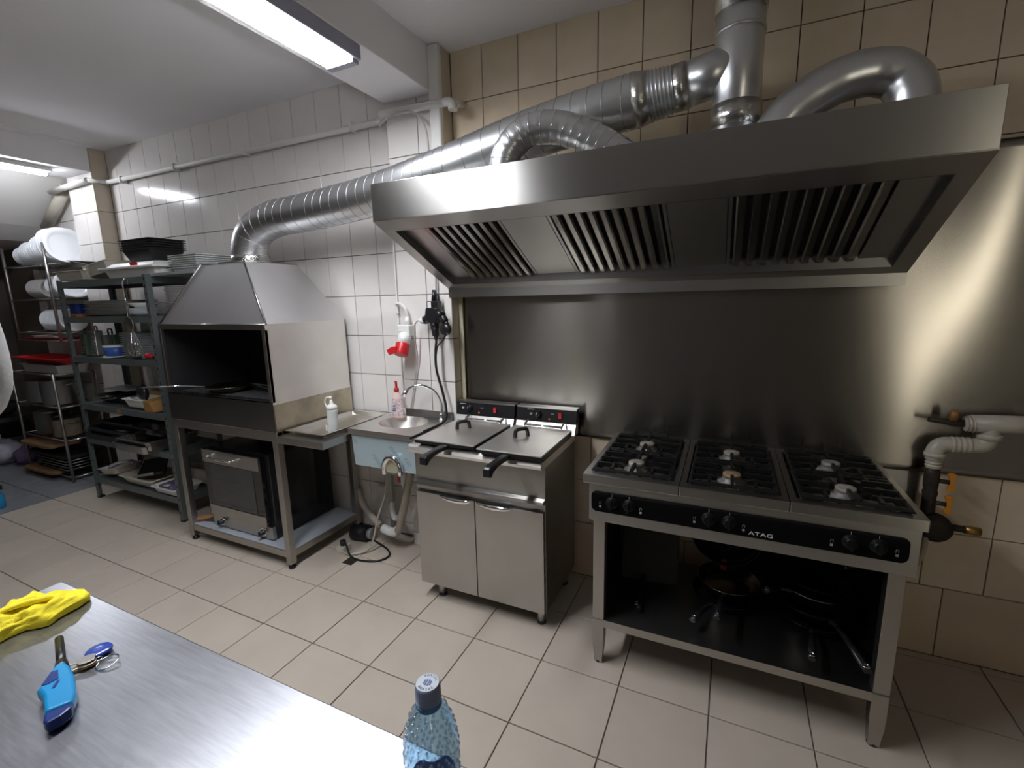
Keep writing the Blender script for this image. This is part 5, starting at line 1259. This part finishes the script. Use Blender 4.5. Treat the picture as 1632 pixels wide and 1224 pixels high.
obj('lid_rim', MB().tube([(-.17, -.01, .0), (-.13, -.01, .14), (.12, -.01, .14)], .004, 6).rot(-.25, 'Y').rot(-.5, 'X').move((-4.05, -.36, Z+.055)), 'steel_leg', t)
t = thing('knife', 'steel knife blade lying across the large cream tray', 'knife', (-3.95, -.45, Z+.07))
obj('knife_blade', MB().hexa([(-4.08, -.47, Z+.072), (-3.86, -.44, Z+.11), (-3.86, -.43, Z+.11), (-4.08, -.46, Z+.072)], [(-4.08, -.47, Z+.082), (-3.86, -.44, Z+.135), (-3.86, -.43, Z+.135), (-4.08, -.46, Z+.082)]), 'steel_side', t)
obj('knife_grip', MB().tube([(-3.86, -.435, Z+.122), (-3.78, -.42, Z+.138)], .010, 8), 'black_plastic', t)
pan_tray('white foam tray of dark food at the right of the bottom shelf', 'tray', -3.83, -3.52, -.50, -.28, Z+.004, .045, 'white_plastic', inset=.03)
t = thing('dark_food', 'dark purple packet lying in the right foam tray', 'food', (-3.68, -.40, Z+.05))
obj('food_lump', MB().hexa([(-3.79, -.47, Z+.012), (-3.60, -.47, Z+.012), (-3.60, -.32, Z+.012), (-3.79, -.32, Z+.012)], [(-3.78, -.46, Z+.055), (-3.64, -.46, Z+.062), (-3.62, -.33, Z+.07), (-3.77, -.33, Z+.06)]), 'purple', t, bevel=.008)
obj('food_tag', MB().box(-3.70, -.472, Z+.058, -3.66, -.44, Z+.066), 'print_white', t)
pan_tray('deep cream tub behind the trays at the right of the bottom shelf', 'tub', -3.80, -3.50, -.27, -.14, Z+.004, .12, 'cream_plastic', name='food_tub')

# ================================================================== UPPER PLATE RACK
RX0, RX1, RY0, RY1 = -5.985, -5.225, -.300, -.045
t = thing('plate_rack', 'brown chrome drying rack full of upright white plates against the wall', 'rack', ((RX0+RX1)/2, -.15, 1.25))
for x in (RX0, RX1):
    for y in (RY0, RY1): obj('post', MB().tube([(x, y, 1.255), (x, y, 2.085)], .0115, 8), 'rack_chrome', t)
for zz in (1.915, 1.622, 1.330, 1.262):
    for y in (RY0, RY1): obj('rail', MB().cyl((RX0, y, zz), (RX1, y, zz), .005, n=8), 'rack_chrome', t)
    for x in (RX0, RX1): obj('side_rail', MB().cyl((x, RY0, zz), (x, RY1, zz), .006, n=8), 'rack_chrome', t)
    wr = MB()
    for i in range(5): wr.cyl((RX0, RY0 + .05 + i*.035, zz-.006), (RX1, RY0 + .05 + i*.035, zz-.006), .003, n=6)
    for i in range(9): wr.cyl((RX0+.06+i*.08, RY0, zz-.004), (RX0+.06+i*.08, RY1, zz-.004), .003, n=6)
    obj('wire_grid', wr, 'rack_chrome', t, stuff=True)
for x in (RX0, RX1):
    obj('wall_hook', MB().tube([(x, RY1, 2.06), (x, -.004, 2.06)], .006, 8), 'rack_chrome', t)
def standing(label, grp, xs, r, zbase, yc, lean=.22, octa=False, m_='porcelain', ry=None):
    proto = None
    for i, x in enumerate(xs):
        if proto is None:
            ry = ry or r
            def rr(k, h): return [(h, math.copysign(abs(math.cos(a))**(.8 if octa else 1), math.cos(a))*ry*k, math.copysign(abs(math.sin(a))**(.8 if octa else 1), math.sin(a))*r*k + r) for a in [2*math.pi*j/32 for j in range(32)]]
            mb = MB().rings([rr(.60, 0), rr(.64, 0), rr(.97, .032), rr(1, .036), rr(.98, .0375), rr(.70, .012), rr(.64, .006), rr(.02, .006)], caps=True)
            o = obj('plate', mb, m_, at=(0, 0, 0)); proto = o
        else: o = proto.copy(); COL.objects.link(o)
        o.location = (x, yc, zbase); o.rotation_euler = (0, -lean + random.uniform(-.02, .02), 0)
        tag(o, NEAR[i] + ' ' + label, 'plate', grp)
random.seed(4)
standing('large white platter at the near end of the top rack', None or 'large white platters at the near end of the top rack', [-5.17, -5.235, -5.29], .150, 1.918, -.165, octa=True, ry=.15)
standing('white platter in the middle of the top rack', 'white platters in the middle of the top rack', [-5.355 - .042*i for i in range(4)], .128, 1.918, -.175)
standing('white bowl plate further back on the top rack', 'white bowl plates further back on the top rack', [-5.545 - .042*i for i in range(5)], .108, 1.918, -.18)
standing('small white plate at the far end of the top rack', 'small white plates at the far end of the top rack', [-5.775 - .040*i for i in range(4)], .090, 1.918, -.18)
standing('greyish plate on the middle rack level', 'greyish plates on the middle rack level', [-5.50 - .032*i for i in range(9)], .088, 1.625, -.19, m_='plates_grey')
standing('white bowl plate at the near end of the middle rack', 'white bowl plates at the near end of the middle rack', [-5.24 - .026*i for i in range(7)], .098, 1.625, -.18)
standing('white oval plate seen past the shelving post', 'lone oval plate on the middle rack', [-5.16], .115, 1.625, -.17, ry=.14)
standing('white plate counted from the near end of the lower rack', 'white plates on the lower rack level', [-5.26 - .027*i for i in range(14)], .100, 1.333, -.18)
for k, (x0, x1, zz, m_, lb) in enumerate(((-5.95, -5.28, 1.268, 'red_dark', 'red tray lying under the lower plates of the rack'), (-5.80, -5.35, 1.285, 'white_plastic', 'white tray lying on the red tray in the rack'))):
    pan_tray(lb, 'tray', x0, x1, -.29, -.07, zz, .014, m_, inset=.01)

# ================================================================== LOWER WIRE RACK with pots
LX0, LX1, LY0, LY1 = -6.03, -5.25, -.392, -.10
t = thing('wire_rack', 'dark chrome wire rack on the floor with pots and boards left of the shelving unit', 'rack', ((LX0+LX1)/2, -.25, 0))
for x in (LX0, LX1):
    for y in (LY0, LY1): obj('post', MB().tube([(x, y, 0), (x, y, .985)], .0115, 8), 'rack_chrome', t)
for zz in (.975, .685, .385, .045):
    for y in (LY0, LY1): obj('rail', MB().cyl((LX0, y, zz), (LX1, y, zz), .006, n=8), 'rack_chrome', t)
    for x in (LX0, LX1): obj('side_rail', MB().cyl((x, LY0, zz), (x, LY1, zz), .006, n=8), 'chrome', t)
    wr = MB()
    for i in range(5): wr.cyl((LX0, LY0 + .05 + i*.045, zz-.006), (LX1, LY0 + .05 + i*.045, zz-.006), .003, n=6)
    obj('wire_grid', wr, 'rack_chrome', t, stuff=True)
Zr = .982
pan_tray('white plastic crate lying on top of the wire rack', 'tray', -5.90, -5.20, -.38, -.12, Zr, .07, 'plates_grey', inset=.03)
pan_tray('big red tray lying on the white crate', 'tray', -5.98, -5.12, -.40, -.10, Zr+.076, .055, 'red', name='serving_tray', inset=.09)
def pot(label, x, y, z, r, h, m_, lidm=None):
    t = thing('cooking_pot', label, 'pot', (x, y, z))
    obj('pot_body', MB().lathe((x, y, z), [(r*.93, 0), (r, .01), (r, h), (r+.006, h+.002), (r*.96, h), (r*.93, .02), (.001, .015)], 30), m_, t)
    for s_ in (-1, 1): obj('pot_handle', MB().tube([(x+s_*r, y-.03, z+h*.8), (x+s_*(r+.03), y-.025, z+h*.82), (x+s_*(r+.03), y+.025, z+h*.82), (x+s_*r, y+.03, z+h*.8)], .006, 8, k=3), 'steel_leg', t)
    if lidm: obj('pot_lid', MB().lathe((x, y, z+h), [(r+.004, 0), (r*.9, .012), (.02, .022), (.015, .04), (.001, .045)], 28), lidm, t)
pot('large dull steel pot at the far end of the second rack level', -5.82, -.26, .69, .135, .20, 'steel_leg')
pot('large steel pot at the near end of the second rack level', -5.50, -.26, .69, .14, .22, 'steel_side')
pot('dented dark pot on the third rack level', -5.78, -.26, .39, .125, .20, 'steel_dark', 'steel_leg')
pot('small white pot on the third rack level', -5.49, -.27, .39, .10, .16, 'rust_wall', 'black_enamel')
for k, (z, m_, y0, lb) in enumerate(((.055, 'brown_board', -.46, 'lowest brown board in the bottom of the wire rack'), (.20, 'black_matte', -.40, 'black oven tray in the bottom of the wire rack'), (.30, 'brown_board', -.45, 'upper brown board in the wire rack'))):
    t = thing('serving_board', lb, 'board', (-5.7, -.3, z))
    obj('board', MB().prism(rrect(-6.02, -5.45 if k != 1 else -5.30, 0, .26, .06), 'z', 0, .03).move((0, y0, z)), m_, t, bevel=.006)
for i in range(4):
    t = thing('baking_sheet', ('black baking sheet, lowest', 'black baking sheet, second', 'black baking sheet, third', 'black baking sheet, topmost')[i] + ' of the slanted pile in the wire rack', 'tray', (-5.55, -.3, .1+.03*i))
    obj('sheet_plate', MB().box(-5.85, -.40, .10+.026*i, -5.30, -.13, .106+.026*i), 'black_enamel', t)
    obj('sheet_rim', MB().tube([(-5.85, -.40, .110+.026*i), (-5.30, -.40, .110+.026*i), (-5.30, -.13, .110+.026*i)], .004, 6), 'steel_leg', t)

# ================================================================== FAR LEFT clutter
t = thing('low_bench', 'low dark bench against the far wall behind the wire rack', 'bench', (-6.7, -.3, 0))
obj('bench_top', MB().box(-6.98, -.75, .46, -6.35, -.05, .50), 'steel_dark', t)
for lx, ly in ((-6.95, -.72), (-6.40, -.72), (-6.95, -.10), (-6.40, -.10)): obj('leg', MB().box(lx, ly, 0, lx+.03, ly+.03, .46), 'steel_leg', t)
def bag(label, c, r, sq, m_):
    t = thing('laundry_bag', label, 'bag', c); vs = []; fs = []; nu, nv = 26, 14
    for j in range(nv+1):
        for i in range(nu):
            a = 2*math.pi*i/nu; b_ = math.pi*j/nv; p = Vector((math.cos(a)*math.sin(b_), math.sin(a)*math.sin(b_), -math.cos(b_)))
            k = 1 + .28*NZ.noise(p*2.3 + Vector(c)); p = Vector((p.x*r*k, p.y*r*k, p.z*r*sq*k + r*sq)); p.z = max(0.0, p.z)
            vs.append(p + Vector(c))
    for j in range(nv):
        for i in range(nu): fs.append((j*nu+i, j*nu+(i+1) % nu, (j+1)*nu+(i+1) % nu, (j+1)*nu+i))
    obj('bag_body', MB().add(vs, fs, True), m_, t); obj('bag_knot', MB().tube([(c[0], c[1], c[2]+2*r*sq*.95), (c[0]+.02, c[1], c[2]+2*r*sq+.05)], .02, 8), m_, t)
bag('pale lilac laundry bag on the floor under the far bench', (-6.62, -.40, .0), .17, .75, 'cloth_pale')
bag('pinkish laundry bag beside the lilac one under the far bench', (-6.36, -.28, .0), .11, .9, 'purple')
bag('dark bundle lying on top of the far bench', (-6.65, -.35, .50), .15, .5, 'black_matte')
t = thing('spray_bottle', 'blue spray bottle on the floor at the left edge of view', 'bottle', (-5.12, -.93, 0))
obj('bottle_body', MB().lathe((-5.135, -.90, 0), [(.03, 0), (.034, .004), (.034, .10), (.014, .13), (.012, .15)], 20), 'blue_light', t)
obj('spray_head', MB().box(-5.155, -.93, .15, -5.115, -.87, .185), 'black_plastic', t, bevel=.004)
